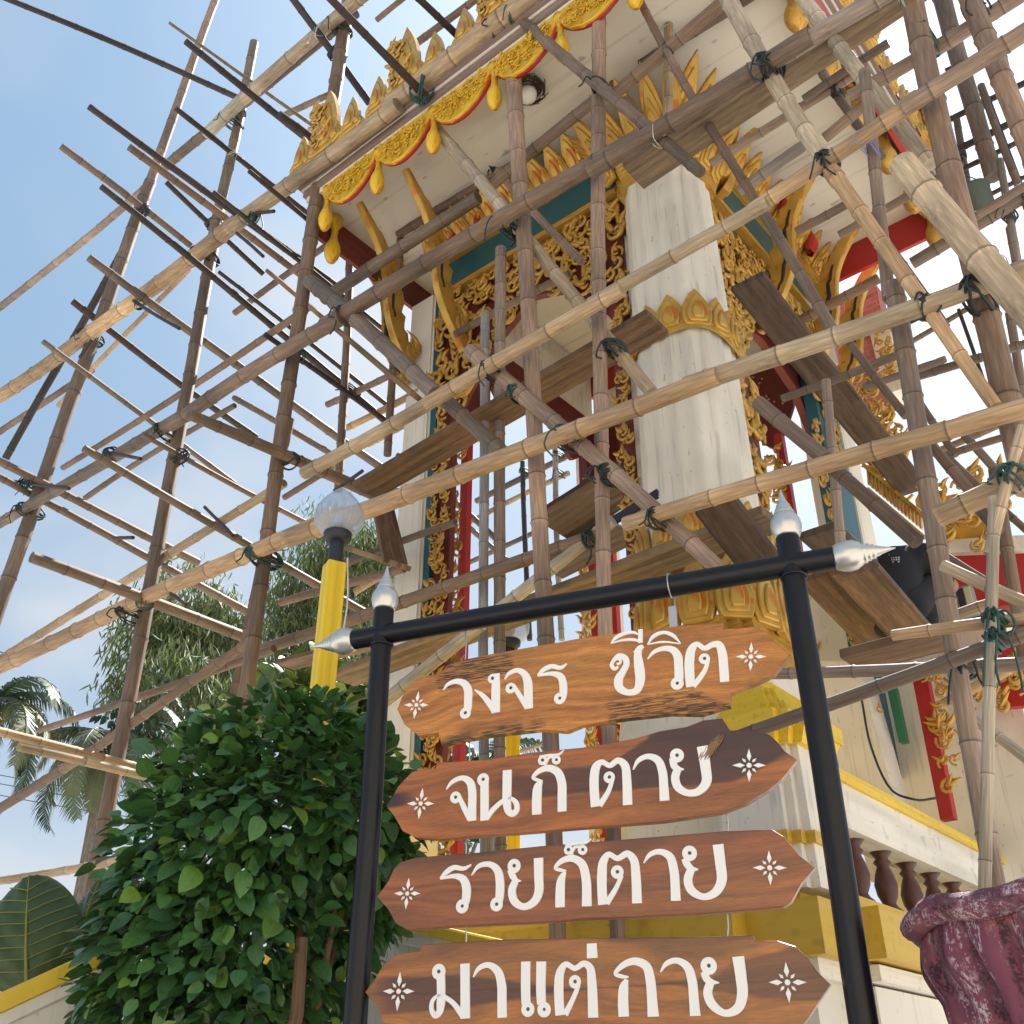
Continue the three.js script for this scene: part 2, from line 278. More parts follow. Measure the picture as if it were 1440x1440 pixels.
  // jambs: teal strip, gold carved strip beside each pillar
  const jamb = (s0, s1, y0, y1, seed, gm = M.gold) => { const o = part('gold_jamb', faceF(carve(s0, s1, y0, y1, (x, y) => true, 0.07, seed, 1.0), -0.09), gm); o.userData.kind = 'stuff'; part('jamb_board', faceF(box(s1 - s0 + 0.05, y1 - y0, 0.04, (s0 + s1) / 2, (y0 + y1) / 2, 0.02), -0.03), M.maroon); };
  jamb(0.255, 0.30, 3.4, 5.5, 301); jamb(1.58, 1.66, 3.1, 5.2, 302);
  part('teal_jamb', box(0.1, 3.4, 0.05, -0.05, 4.8, -1.715), M.teal); part('teal_jamb', box(0.12, 3.3, 0.16, 0.0, 4.5, -0.21 - 0.2 + 0.16), M.white);
  part('teal_jamb', box(0.34, 3.3, 0.08, 1.64, 4.8, 0.19), M.teal);
  const rj = part('carved_jamb', onRight(carve(0.3, 0.52, 3.4, 5.6, () => true, 0.13, 303, 1.1), -0.21), M.gold); rj.userData.kind = 'stuff';
  part('jamb_board', box(0.32, 2.3, 0.04, 0.43, 4.5, 0.16), M.maroon);
  const rj2 = part('gold_jamb', onRight(carve(1.36, 1.42, 3.2, 5.4, () => true, 0.075, 304), -0.21), M.gold); rj2.userData.kind = 'stuff';
  // valances of the far arches, red with small mirrors
  const gem = new THREE.OctahedronGeometry(0.014), vr = rng(55);
  for (const [dir, n] of [['b', 5], ['l', 5]]) for (let i = 0; i < n; i++) {
    const w = (dir === 'b' ? BY : BX) / n, c = 0.06 + w * (i + 0.5), drop = i === 0 || i === n - 1 ? 0.8 : i === 2 ? 0.3 : 0.48;
    const s = new THREE.Shape(); s.moveTo(-w / 2, 6.45); s.lineTo(-w / 2, 6.45 - drop * 0.7); s.quadraticCurveTo(-w * 0.2, 6.45 - drop, 0, 6.45 - drop * 1.06); s.quadraticCurveTo(w * 0.2, 6.45 - drop, w / 2, 6.45 - drop * 0.7); s.lineTo(w / 2, 6.45);
    const g = slab(s, 0.03, 0.004), gems = [];
    for (let k = 0; k < 26; k++) gems.push(gem.clone().translate((vr() - 0.5) * w * 0.8, 6.4 - vr() * drop * 0.7, -0.008));
    const put = (q) => dir === 'b' ? q.rotateY(Math.PI / 2).translate(BX - 0.14, 0, -c) : q.translate(c, 0, -BY + 0.12);
    const o = part('red_valance', put(g), M.crimson); part('mirror_pieces', put(merge(gems)), M.glassGem, o).userData.kind = 'stuff';
  }
  for (const [x, z] of [[BX - 0.13, -0.2], [BX - 0.13, -BY + 0.2], [0.26, -BY + 0.12], [BX - 0.26, -BY + 0.12]]) {
    part('red_jamb', box(0.05, 3.2, 0.06, x, 4.1, z), M.red);
    const o = part('gold_jamb', carve(-0.02, 0.02, 2.6, 5.6, () => true, 0.09, 400 + x * 10 | 0).rotateY(-Math.PI / 2).translate(x - 0.06, 0, z), M.gold); o.userData.kind = 'stuff';
  }

  // soffit, fascia steps and roof
  const S0 = -1.2, S1 = 2.2, T0 = -0.97, T1 = 1.88;
  const ring = (off, y0, y1, wd) => [box(wd, y1 - y0, S1 - S0 + 2 * off, T0 - off + wd / 2, (y0 + y1) / 2, -(S0 + S1) / 2), box(T1 - T0 + 2 * off - 2 * wd, y1 - y0, wd, (T0 + T1) / 2, (y0 + y1) / 2, -(S0 - off) - wd / 2), box(T1 - T0 + 2 * off - 2 * wd, y1 - y0, wd, (T0 + T1) / 2, (y0 + y1) / 2, -(S1 + off) + wd / 2), box(wd, y1 - y0, S1 - S0 + 2 * off, T1 + off - wd / 2, (y0 + y1) / 2, -(S0 + S1) / 2)];
  part('soffit', box(T1 - T0, 0.1, S1 - S0, (T0 + T1) / 2, SOF + 0.05, -(S0 + S1) / 2), M.white);
  for (const [off, y0, y1, m] of [[0.02, 7.12, 7.18, M.pink], [0.03, 7.18, 7.195, M.white], [0.05, 7.195, 7.25, M.pink], [0.06, 7.25, 7.265, M.white], [0.08, 7.265, 7.32, M.pink]]) for (const g of ring(off, y0, y1, off + 0.02)) part('fascia', g, m);
  // red face board on the right eave, maroon one on the left
  part('eave_board', box(T1 - T0 - 0.1, 0.2, 0.03, (T0 + T1) / 2, 6.97, -S0 + 0.02), M.red);
  part('eave_board', box(T1 - T0 - 0.04, 0.26, 0.03, (T0 + T1) / 2, 6.94, -S1 + 0.02), M.maroon);
  part('eave_board', box(0.03, 0.26, S1 - S0 - 0.1, T1 - 0.02, 6.94, -(S0 + S1) / 2), M.red);
  const rz = rng(5);
  { const g = new THREE.BufferGeometry(), e = 0.09, y0 = 7.32, y1 = 9.6, q = [[T0 - e, -(S0 - e)], [T1 + e, -(S0 - e)], [T1 + e, -(S1 + e)], [T0 - e, -(S1 + e)]], a = [0.1, -0.4], b = [0.8, -1.2], P = []; const tri = (...v) => v.forEach(p => P.push(...p));
    const [A, B, C2, D2] = q.map(([x, z]) => [x, y0, z]), E = [(T0 + T1) / 2, y1, -0.2], F2 = [(T0 + T1) / 2, y1, -0.95];
    tri(A, B, E, B, C2, F2, B, F2, E, C2, D2, F2, D2, A, E, D2, E, F2, A, D2, C2, A, C2, B);
    g.setAttribute('position', new THREE.Float32BufferAttribute(P, 3)); g.setAttribute('uv', new THREE.Float32BufferAttribute(P.flatMap((v, i) => i % 3 === 2 ? [] : [v]), 2)); g.computeVertexNormals(); part('roof', g, M.maroon); }
  // festoons and pendants along the eaves
  const bell = lathe([[0.001, -0.40], [0.03, -0.385], [0.05, -0.34], [0.058, -0.29], [0.05, -0.24], [0.03, -0.19], [0.022, -0.13], [0.028, -0.11], [0.022, -0.09], [0.036, -0.06], [0.052, -0.03], [0.05, 0.02], [0.001, 0.02]], 14);
  const festoon = (w, d) => { const s = new THREE.Shape(); s.moveTo(-w / 2, 0); s.lineTo(-w / 2, -0.05); s.bezierCurveTo(-w * 0.36, -d * 1.15, w * 0.30, -d * 1.2, w / 2, -0.05); s.lineTo(w / 2, 0); return s; };
  const fw = 0.5;
  for (let i = 0; i < 7; i++) {
    const c = 1.98 - (i + 0.5) * fw;
    const f = part('eave_festoon', onFront(slab(festoon(fw * 0.97, 0.30), 0.02, 0.004), T0 + 0.01, c, SOF), M.goldYellow);
    part('carved_flowers', onFront(carve(-fw * 0.38, fw * 0.38, -0.23, -0.06, (x, y) => y > -0.24 + 1.4 * x * x, 0.042, 500 + i, 0.85), T0 - 0.003, c, SOF), M.goldYellow, f).userData.kind = 'stuff';
    const pts = []; for (let k = 0; k <= 12; k++) { const t = k / 12, x = mix(-0.5, 0.5, t) * fw * 0.97; pts.push(V(x, -0.05 - 0.205 * Math.pow(Math.sin(Math.PI * t), 0.75) - 0.012, 0)); }
    part('red_rim', onFront(sweep(pts, pts.map(() => 0.020), 5), T0 + 0.015, c, SOF), M.red, f);
    const yy = SOF - 0.02;
    part('eave_pendant', bell.clone().scale(0.85, 0.95, 0.85).translate(T0 + 0.02, yy, -(c + fw / 2)), M.goldYellow);
  }
  for (let i = 0; i < 7; i++) {
    const t = T0 + 0.25 + i * 0.42;
    part('eave_pendant', bell.clone().scale(1.15, 1.05, 1.15).translate(t, SOF - 0.02, -S0 - 0.06), M.gold);
    const f = part('eave_festoon', onRight(slab(festoon(0.4, 0.2), 0.02, 0.004), S0 + 0.05, t + 0.21, SOF), M.gold);
    part('carved_flowers', onRight(carve(-0.15, 0.15, -0.13, -0.03, () => true, 0.05, 600 + i, 0.85).rotateY(Math.PI), S0 + 0.07, t + 0.21, SOF), M.gold, f).userData.kind = 'stuff';
  }
  for (let i = 0; i < 4; i++) part('eave_pendant', bell.clone().translate(-0.75 + i * 0.62, SOF - 0.05, -S1 + 0.07), M.goldYellow);
  // gold antefixes standing on the eave edge
  const ante = merge([petalGeo(0.16, 0.34, 0.03), petalGeo(0.1, 0.2, 0.02).rotateZ(0.5).translate(0.09, 0, -0.01), petalGeo(0.1, 0.2, 0.02).rotateZ(-0.5).translate(-0.09, 0, -0.01)]), anteBig = merge([petalGeo(0.26, 0.62, 0.04), petalGeo(0.16, 0.4, 0.03).rotateZ(0.45).translate(0.14, 0, -0.01), petalGeo(0.16, 0.4, 0.03).rotateZ(-0.45).translate(-0.14, 0, -0.01), carve(-0.08, 0.08, 0.1, 0.42, () => true, 0.09, 71).translate(0, 0, 0.05)]);
  for (let i = 0; i < 14; i++) { const s = 2.2 - i * 0.26, big = i % 3 === 1; part('antefix', onFront((big ? anteBig : ante).clone(), T0 - 0.07, s, 7.32), M.gold); }
  for (let i = 0; i < 9; i++) part('antefix', onRight((i % 3 === 1 ? anteBig : ante).clone(), S0 - 0.07, T0 + 0.2 + i * 0.34, 7.32), M.gold);
  for (let i = 0; i < 8; i++) part('antefix', onRight((i % 3 === 1 ? anteBig : ante).clone(), S1 + 0.06, T0 + 0.2 + i * 0.34, 7.32), M.gold);
  // naga brackets from pillar to eave: gold scaled body, dark blue crest, flame tail
  const bracket = (fx, tip, mat) => { // fx(out, y) -> point; a cut-out naga plate with a serrated flame edge
    const n = 40, Lp = [], Rp = []; for (let i = 0; i <= n; i++) { const k = i / n, o = 0.15 + 0.60 * Math.pow(k, 1.1) + 0.07 * Math.sin(k * 6.6), y = 5.85 + 1.14 * k, o2 = 0.15 + 0.60 * Math.pow(k + 0.02, 1.1) + 0.07 * Math.sin((k + 0.02) * 6.6), dx = o2 - o, dy = 0.0204, l = Math.hypot(dx, dy), w = 0.055 * Math.sin(Math.PI * Math.min(1, 0.16 + 0.82 * k)) + 0.008, saw = k > 0.08 && k < 0.92 ? 0.05 * ((i % 5) / 5) * Math.sin(Math.PI * k) : 0; Lp.push([o - dy / l * (w + saw), y + dx / l * (w + saw)]); Rp.push([o + dy / l * w, y - dx / l * w]); }
    const s = new THREE.Shape([...Lp, ...Rp.reverse()].map(p => new THREE.Vector2(...p))), g = slab(s, 0.035, 0.008), c = fx(0, 0), ex = fx(1, 0).sub(c), ez = ex.clone().cross(V(0, 1, 0)); g.translate(0, 0, -0.02).applyMatrix4(new THREE.Matrix4().makeBasis(ex, V(0, 1, 0), ez).setPosition(c));
    const o = part('eave_bracket', g, mat), mid = Lp.map((p, i) => { const q = Rp[Rp.length - 1 - i]; return fx((p[0] * 0.35 + q[0] * 0.65), (p[1] * 0.35 + q[1] * 0.65)); });
    part('bracket_crest', sweep(mid, mid.map((_, i) => 0.020 * Math.sin(Math.PI * Math.min(1, 0.1 + 0.88 * i / n)) + 0.003), 6, null, 1.5), M.darkSteel, o);
    const fl = []; for (let k = 0; k < 3; k++) fl.push(flame(0.22, 0.04, k - 1).rotateZ((k - 1) * 0.5).translate(...fx(0.2, 5.9 + 0.04 * k).toArray())); part('bracket_flames', merge(fl), mat, o).userData.kind = 'stuff';
  };
  bracket((o, y) => P3(BY, -o, y), 1, M.gold); bracket((o, y) => P3(BY - 0.45, -o, y), 1, M.gold);
  bracket((o, y) => P3(BY + o * 0.55, -0.1 - o * 0.3, y), 1, M.gold);
  bracket((o, y) => P3(-o, BX, y), 1, M.gold); bracket((o, y) => P3(-o, BX - 0.4, y), 1, M.gold); bracket((o, y) => P3(-o, 0.9, y), 1, M.gold);
  const rfl = flame(0.3, 0.06, 0.3); for (const [s, t, y] of [[1.2, -0.28, 6.72], [1.45, -0.3, 6.62]]) part('red_flame', rfl.clone().translate(t, y, -s), M.red);
  for (const t of [0.95, 1.35]) part('red_flame', rfl.clone().translate(t, 6.7, 0.42), M.red);
  // ceiling lamp with a bird's nest of twigs round it
  { const lx = T0 + 0.26, lz = -0.42, lamp = part('ceiling_lamp', new THREE.SphereGeometry(0.06, 16, 12).translate(lx, SOF - 0.075, lz), std([0.75, 0.75, 0.72], 0.3)), tw = [], nr = rng(88); for (let k = 0; k < 90; k++) { const a = nr() * 6.283, q = 0.05 + 0.06 * nr(), b2 = a + 0.9 + nr(); tw.push(wire([V(lx + Math.cos(a) * q, SOF - 0.005 - 0.05 * nr(), lz + Math.sin(a) * q), V(lx + Math.cos((a + b2) / 2) * q * 1.05, SOF - 0.03 - 0.03 * nr(), lz + Math.sin((a + b2) / 2) * q * 1.05), V(lx + Math.cos(b2) * (q + 0.03 * nr()), SOF - 0.005 - 0.06 * nr(), lz + Math.sin(b2) * (q + 0.03 * nr()))], 0.003, 4, 4)); } part('nest_twigs', merge(tw), M.plank[2], lamp).userData.kind = 'stuff'; }

  // pedestal, base and balustrade
  for (const g of [redent(0.36, 2.92, 3.26, 0.9, 2), redent(0.37, 2.22, 2.86, 0.98, 2)]) part('pedestal', g.translate(0, 0, 0.03), M.white);
  for (const g of [redent(0.42, 2.86, 2.92, 0.95, 2), redent(0.39, 2.62, 2.67, 1, 2), redent(0.36, 3.08, 3.14, 0.94, 2)]) part('pedestal_band', g.translate(0, 0, 0.03), M.yellow);
  const K = 0.62, B0 = [-K, 2.7], A0 = [-K, 2.5];
  const base = (o, y0, y1, m, n) => { const x0 = -K - o, x1 = 2.6 + o, z0 = K + o, z1 = -2.5 - o; part(n, box(x1 - x0, y1 - y0, z0 - z1, (x0 + x1) / 2, (y0 + y1) / 2, (z0 + z1) / 2), m); part(n, box(0.9, y1 - y0 - 0.006, z0 - z1 - 0.7 + 2 * 0.09, (x0 + 0.45 - 0.09), (y0 + y1) / 2, (z0 + z1) / 2), m); part(n, box(x1 - x0 - 0.7 + 0.18, y1 - y0 - 0.01, 0.9, (x0 + x1) / 2, (y0 + y1) / 2, z0 - 0.45 + 0.09), m); };
  base(0, 0, 1.93, M.white, 'base_wall'); base(0.04, 1.93, 1.99, M.white, 'base_moulding'); base(0.09, 1.99, 2.16, M.ochre, 'base_band'); base(-0.02, 2.16, 2.22, M.yellow, 'base_band');
  const bal = lathe([[0.001, 0], [0.05, 0], [0.05, 0.03], [0.034, 0.045], [0.026, 0.06], [0.04, 0.09], [0.046, 0.13], [0.036, 0.17], [0.024, 0.2], [0.036, 0.215], [0.024, 0.23], [0.04, 0.25], [0.05, 0.26], [0.05, 0.262], [0.001, 0.262]], 12);
  for (let i = 0; i < 9; i++) { part('baluster', bal.clone().translate(0.0 + i * 0.27, 2.22, K - 0.05), M.balwood); if (i > 3 && i < 9) part('baluster', bal.clone().translate(-0.1, 2.0, -0.35 - (i - 2) * 0.17), M.balwood); }
  part('balustrade_rail', box(2.9, 0.17, 0.14, 0.93, 2.56, K - 0.05), M.white); part('balustrade_rail', box(2.9, 0.045, 0.17, 0.93, 2.6675, K - 0.05), M.yellow);
  { const nx = -K + 0.12, nz = K - 0.12; const n = part('newel_post', redent(0.19, 2.2, 2.68, 0.92, 2).translate(nx, 0, nz), M.white);
    for (const [h, y0, y1, k, m] of [[0.20, 2.34, 2.38, 1, M.ochre], [0.20, 2.68, 2.73, 1.12, M.yellow], [0.235, 2.73, 2.79, 1, M.yellow], [0.17, 2.79, 2.86, 0.8, M.yellow], [0.12, 2.86, 2.93, 0.7, M.yellow]]) part('newel_cap', redent(h, y0, y1, k, 2).translate(nx, 0, nz), m, n); }
}
// ---------------------------------------------------------------- bamboo scaffold
const TONE = { tan: [0.47, 0.33, 0.195], pale: [0.52, 0.43, 0.31], brown: [0.205, 0.14, 0.098], dark: [0.05, 0.033, 0.03], olive: [0.235, 0.19, 0.125], mauve: [0.33, 0.235, 0.175], grey: [0.30, 0.265, 0.24] };
const POLES = [], TW = { tan: 'straw coloured', pale: 'pale grey', brown: 'brown', dark: 'blackened', olive: 'olive green', mauve: 'dusty mauve', grey: 'dull grey' };
function bamboo(p1, p2, r1, r2, tone, seed) {
  const r = rng(seed), L = p1.distanceTo(p2), dir = p2.clone().sub(p1).normalize(), side = V(0, 1, 0).cross(dir); if (side.length() < 0.1) side.set(1, 0, 0); side.normalize(); const up = dir.clone().cross(side);
  const pts = [], rad = [], cols = [], base = TONE[tone], rm = (r1 + r2) / 2, bow = (r() - 0.5) * 0.016 * L, bow2 = (r() - 0.5) * 0.018 * L, ph = r() * 6.28, warm = 0.9 + 0.2 * r();
  const push = (d, k, c) => { const t = clamp(d / L), w = Math.sin(Math.PI * t), q = p1.clone().addScaledVector(dir, d).addScaledVector(side, bow * w + rm * 0.07 * Math.sin(d * 3.1 + ph)).addScaledVector(up, bow2 * w + rm * 0.08 * Math.sin(d * 2.3 + ph * 2)); pts.push(q); rad.push(mix(r1, r2, t) * k); cols.push(c); };
  const node = clamp(rm * 7.5, 0.2, 0.42);
  let d = 0, next = node * (0.3 + 0.5 * r()), seg = 0.9 + 0.22 * r(); push(0, 0.98, base.map(x => x * 1.15));
  const C = (k) => { const n = fbm(d * 2.3 + seed, seed * 1.7, 17, 3), m = seg * k * (0.45 + 1.1 * n); return [clamp(base[0] * m * warm), clamp(base[1] * m), clamp(base[2] * m / warm)]; };
  while (d < L) {
    if (next >= L - 0.03) { for (const t of [0.4, 0.8]) { const q = mix(d, L, t); if (q > d + 0.01) { d = q; push(q, 1, C(1)); } } d = L; push(L, 0.98, C(1.15)); break; }
    const st = d; for (const t of [0.25, 0.5, 0.78]) { d = mix(st, next - 0.02, t); push(d, 1 - 0.02 * Math.sin(Math.PI * t), C(1)); }
    const e = rm * 0.22; d = next - e * 1.4; push(d, 1.01, C(0.95)); d = next - e * 0.35; push(d, 1.10, C(0.55)); d = next; push(d, 1.115, C(0.30)); d = next + e * 0.4; push(d, 1.05, C(1.25)); seg = 0.86 + 0.28 * r(); d = next + e * 1.5; push(d, 1.0, C(1.12));
    next = d + node * (0.75 + 0.5 * r());
  }
  return sweep(pts, rad, 12, cols);
}
const K_STD = 0.92, K_DIA = 0.985, K_LED = 1.045;
const LBL = {
  std: ['upright bamboo pole of the scaffold row facing the sign', 'upright poles of the front scaffold row'],
  led: ['bamboo ledger lashed across the front scaffold uprights', 'ledgers of the front scaffold row'],
  dia: ['slanting bamboo brace tied across the front scaffold', 'braces of the front scaffold row'],
  out: ['bamboo putlog jutting out against open sky', 'putlogs jutting into the open sky'],
  low: ['bamboo pole tied low between shrub and palms', 'low poles beside the shrub'],
  inn: ['inner bamboo pole close to the pavilion', 'inner scaffold poles near the pavilion'],
  stk: ['stick poked through a rope tie of the scaffold', 'sticks in the rope ties'],
  bak: ['bamboo pole of the rear scaffold beyond the eave', 'poles of the rear scaffold'],
};
function pole(kind, p1, p2, w1, w2, tone, label) {
  const seed = 1000 + POLES.length * 13, r1 = Math.max(0.007, size(w1 * 0.44, p1)), r2 = Math.max(0.007, size(w2 * 0.44, p2));
  const rc = clamp(r1, 0.008, 0.085), rd = clamp(r2, 0.008, 0.085), [lb, gr] = LBL[kind], rmid = (rc + rd) / 2, words = (rmid < 0.02 ? 'slender ' : rmid < 0.042 ? 'medium ' : 'stout ') + TW[tone] + ' ' + (p1.distanceTo(p2) > 2.2 ? 'long ' : 'short ') + lb;
  const g = bamboo(p1, p2, rc, rd, tone, seed);
  const o = group('bamboo_pole'); tag(o, label || words, 'bamboo pole', label ? undefined : gr);
  const mid = p1.clone().add(p2).multiplyScalar(0.5); o.position.copy(p1.y < p2.y ? p1 : p2); g.translate(-o.position.x, -o.position.y, -o.position.z);
  mesh('culm', g, M.bamboo, o);
  POLES.push({ o, p1, p2, r: (rc + rd) / 2, kind, tone }); return o;
}
// [kind, k, u1, v1, u2, v2, w1, w2, tone]: both ends on a plane parallel to the temple's left face
const rowA = [
  ['std', K_STD, 709, -60, 778, 1420, 25, 31, 'mauve'], ['std', K_STD, 843, -60, 888, 1330, 23, 27, 'mauve'], ['std', K_STD, 490, 5, 348, 1050, 22, 28, 'brown'],
  ['std', K_STD, 358, 60, 300, 335, 14, 18, 'olive'], ['std', K_STD, 305, 320, 104, 1370, 19, 33, 'brown'], ['std', K_STD, 314, -30, 205, 275, 11, 16, 'mauve'], ['std', K_STD, 212, 255, -30, 975, 19, 30, 'brown'], ['std', K_STD - 0.1, 196, 312, 8, 645, 12, 12, 'dark'],
  ['inn', 0.4, 409, 590, 333, 985, 13, 17, 'brown'], ['inn', 0.3, 493, 330, 476, 690, 13, 14, 'brown'], ['inn', 0.55, 683, 440, 690, 1010, 15, 20, 'grey'], ['inn', 0.5, 704, 350, 714, 1330, 18, 23, 'mauve'],
  ['std', K_STD, 1274, -40, 1448, 690, 34, 44, 'mauve'], ['std', K_STD, 1216, 100, 1250, 420, 19, 21, 'mauve'], ['std', K_STD, 1256, 400, 1402, 1240, 30, 38, 'mauve'], ['std', 1.1, 1438, 600, 1392, 780, 18, 19, 'pale'], ['std', 1.1, 1398, 700, 1396, 1232, 19, 25, 'pale'], ['std', 0.75, 1398, 660, 1442, 930, 20, 22, 'brown'], ['std', 0.9, 1350, -40, 1460, 240, 32, 34, 'mauve'],
  ['led', K_LED, -30, 953, 475, 725, 22, 29, 'tan'], ['led', K_LED + 0.02, 405, 757, 1010, 527, 30, 31, 'tan'], ['led', K_LED, 965, 543, 1475, 367, 31, 34, 'tan'],
  ['led', K_LED, -30, 577, 340, 308, 20, 26, 'tan'], ['led', K_LED + 0.03, 322, 322, 560, 147, 24, 27, 'tan'], ['led', K_LED, 545, 152, 775, -25, 34, 36, 'tan'],
  ['led', K_LED, 291, 190, 345, 135, 20, 20, 'pale'], ['led', K_LED, 340, 140, 520, -15, 20, 22, 'pale'], ['led', K_LED - 0.08, 232, 235, 500, 18, 15, 19, 'brown'], ['led', K_LED - 0.15, -20, 447, 208, 262, 11, 12, 'mauve'],
  ['led', K_LED, -30, 752, 270, 578, 16, 22, 'brown'], ['led', K_LED + 0.02, 240, 597, 480, 447, 22, 25, 'brown'], ['led', K_LED, 455, 458, 905, 190, 26, 30, 'brown'], ['led', K_LED, 830, 240, 1140, 50, 30, 33, 'brown'], ['led', K_LED - 0.02, 1060, 103, 1300, -40, 30, 30, 'mauve'],
  ['led', 0.6, 455, 421, 672, 277, 20, 22, 'brown'], ['led', 0.75, 690, 262, 850, 130, 18, 19, 'brown'], ['led', 0.8, 865, 132, 1015, 5, 19, 22, 'brown'],
  ['led', K_LED, 428, 665, 640, 545, 22, 24, 'tan'], ['led', K_LED + 0.02, 600, 567, 875, 408, 24, 25, 'tan'], ['led', K_LED, 830, 427, 1080, 285, 22, 24, 'tan'], ['led', K_LED - 0.02, 1055, 296, 1300, 134, 24, 28, 'tan'], ['led', K_LED, 1270, 152, 1460, 35, 28, 30, 'mauve'],
  ['led', 0.75, 1160, 195, 1225, 140, 18, 18, 'brown'], ['led', 0.7, 1040, 268, 1130, 205, 18, 19, 'grey'], ['led', 0.55, 1120, 325, 1195, 285, 14, 15, 'brown'],
  ['led', 0.7, 300, 937, 845, 752, 18, 23, 'brown'], ['led', K_LED, 880, 738, 1470, 565, 25, 34, 'tan'], ['led', K_LED, 1318, 727, 1460, 664, 35, 37, 'tan'],
  ['led', 0.85, 1085, 948, 1480, 932, 18, 24, 'mauve'], ['led', K_LED, 1030, 1040, 1475, 878, 21, 25, 'brown'], ['led', K_LED, 1255, 893, 1470, 868, 18, 23, 'tan'], ['led', 0.6, 1335, 868, 1400, 846, 18, 18, 'tan'],
  ['dia', K_DIA, 1326, 795, 1475, 862, 20, 22, 'pale'], ['dia', 0.8, 1320, 775, 1395, 822, 12, 12, 'brown'],
  ['dia', K_DIA, 662, 494, 1022, 812, 26, 27, 'mauve'], ['dia', 0.86, 603, 170, 722, 312, 19, 22, 'pale'], ['dia', 0.86, 715, 305, 917, 552, 21, 22, 'tan'], ['dia', K_DIA, 722, 18, 985, 242, 18, 20, 'brown'], ['dia', 0.8, 889, -20, 1068, 292, 12, 16, 'brown'], ['dia', 0.8, 1060, 280, 1172, 465, 16, 19, 'brown'],
  ['dia', K_DIA, 1010, -25, 1180, 255, 27, 28, 'pale'], ['dia', K_DIA + 0.02, 1168, 238, 1400, 572, 26, 22, 'tan'], ['dia', K_LED + 0.06, 1270, 232, 1470, 462, 46, 52, 'pale'], ['dia', 0.8, 1112, -25, 1308, 232, 24, 26, 'pale'],
  ['dia', K_DIA, 1066, 566, 1160, 645, 25, 25, 'brown'], ['dia', 0.9, 1150, 640, 1290, 762, 22, 26, 'brown'], ['dia', 0.6, 1186, 470, 1274, 586, 13, 14, 'brown'], ['dia', 0.8, 1303, 618, 1372, 700, 17, 18, 'brown'], ['dia', 0.85, 1374, 712, 1405, 748, 19, 19, 'brown'],
  ['dia', K_DIA, 436, 396, 612, 553, 25, 26, 'brown'], ['dia', 0.9, 600, 540, 706, 636, 24, 26, 'brown'], ['dia', 0.7, 532, 992, 862, 732, 22, 21, 'pale'],
  ['low', 0.9, -20, 1150, 362, 895, 16, 15, 'brown'], ['low', 0.8, 55, 1027, 385, 912, 10, 14, 'brown'], ['low', 1.1, -20, 1242, 190, 1205, 13, 14, 'tan'], ['low', 0.85, -20, 940, 400, 680, 13, 15, 'tan'], ['led', 0.7, 88, 658, 435, 432, 9, 12, 'brown'], ['led', 0.4, 82, 571, 268, 377, 8, 8, 'tan'], ['inn', 0.3, 395, 847, 568, 800, 13, 14, 'brown'], ['inn', 0.2, 460, 569, 562, 521, 11, 11, 'brown'], ['inn', 0.1, 488, 602, 590, 550, 11, 12, 'tan'], ['inn', 0.1, 518, 625, 585, 588, 10, 11, 'tan'], ['inn', 0.1, 500, 832, 560, 795, 11, 12, 'tan'],
  ['led', 0.2, 398, 163, 470, 130, 10, 10, 'brown'], ['led', 0.5, 1130, 140, 1250, 60, 14, 15, 'brown'], ['dia', 0.6, 1330, 640, 1460, 760, 12, 12, 'brown'], ['dia', 0.6, 1290, 560, 1345, 640, 12, 12, 'brown'], ['led', 0.6, 1330, 640, 1460, 600, 12, 13, 'brown'], ['led', 0.4, 1215, 545, 1330, 505, 12, 12, 'brown'], ['led', 0.5, 120, 700, 330, 570, 9, 9, 'brown'], ['led', 0.3, -20, 620, 130, 520, 10, 10, 'brown'], ['inn', 0.2, 420, 760, 560, 690, 10, 10, 'brown'], ['inn', 0.2, 400, 700, 470, 655, 10, 10, 'brown'], ['led', 0.3, 560, 80, 700, -25, 12, 12, 'brown'], ['std', 0.5, 940, -20, 938, 235, 14, 16, 'tan'], ['dia', 0.5, 700, 240, 818, 368, 12, 14, 'mauve'], ['led', 0.35, 560, 330, 760, 210, 14, 15, 'brown'], ['led', 0.4, 900, 90, 1080, -20, 15, 16, 'brown'], ['led', 0.45, 1000, 230, 1210, 100, 15, 16, 'mauve'], ['dia', 0.4, 800, 40, 900, 160, 12, 13, 'brown'], ['dia', 0.4, 1130, 60, 1240, 220, 14, 15, 'brown'], ['led', 0.5, 1180, 330, 1330, 245, 14, 15, 'brown'], ['dia', 0.5, 1230, 320, 1330, 460, 14, 14, 'brown'], ['led', 0.3, 640, 470, 800, 385, 12, 13, 'brown'], ['std', 0.3, 565, 300, 545, 640, 12, 13, 'brown'], ['led', 0.4, 1100, 560, 1260, 500, 13, 14, 'brown'], ['std', 0.5, 1162, 535, 1184, 790, 15, 17, 'mauve'], ['led', 0.3, 470, 800, 640, 735, 11, 12, 'brown'], ['dia', 0.3, 330, 560, 470, 640, 10, 10, 'brown'], ['led', 0.3, 330, 440, 480, 330, 10, 10, 'brown'], ['led', 0.5, 1290, 90, 1440, -5, 16, 17, 'mauve'], ['led', 0.4, 1330, 330, 1460, 250, 14, 15, 'brown'], ['led', 0.3, 530, 28, 580, -12, 9, 9, 'brown'], ['led', 0.8, 1195, 135, 1425, 0, 22, 24, 'mauve'],
  ...[[260, 573, 297, 557], [147, 637, 198, 645], [160, 757, 187, 756], [288, 713, 328, 753], [20, 677, 97, 687], [188, 423, 252, 462], [333, 328, 370, 360], [350, 302, 385, 297], [112, 503, 130, 477], [470, 690, 510, 662], [240, 835, 262, 850]].map(q => ['stk', 1.08, ...q, 6, 6, 'dark']),
];
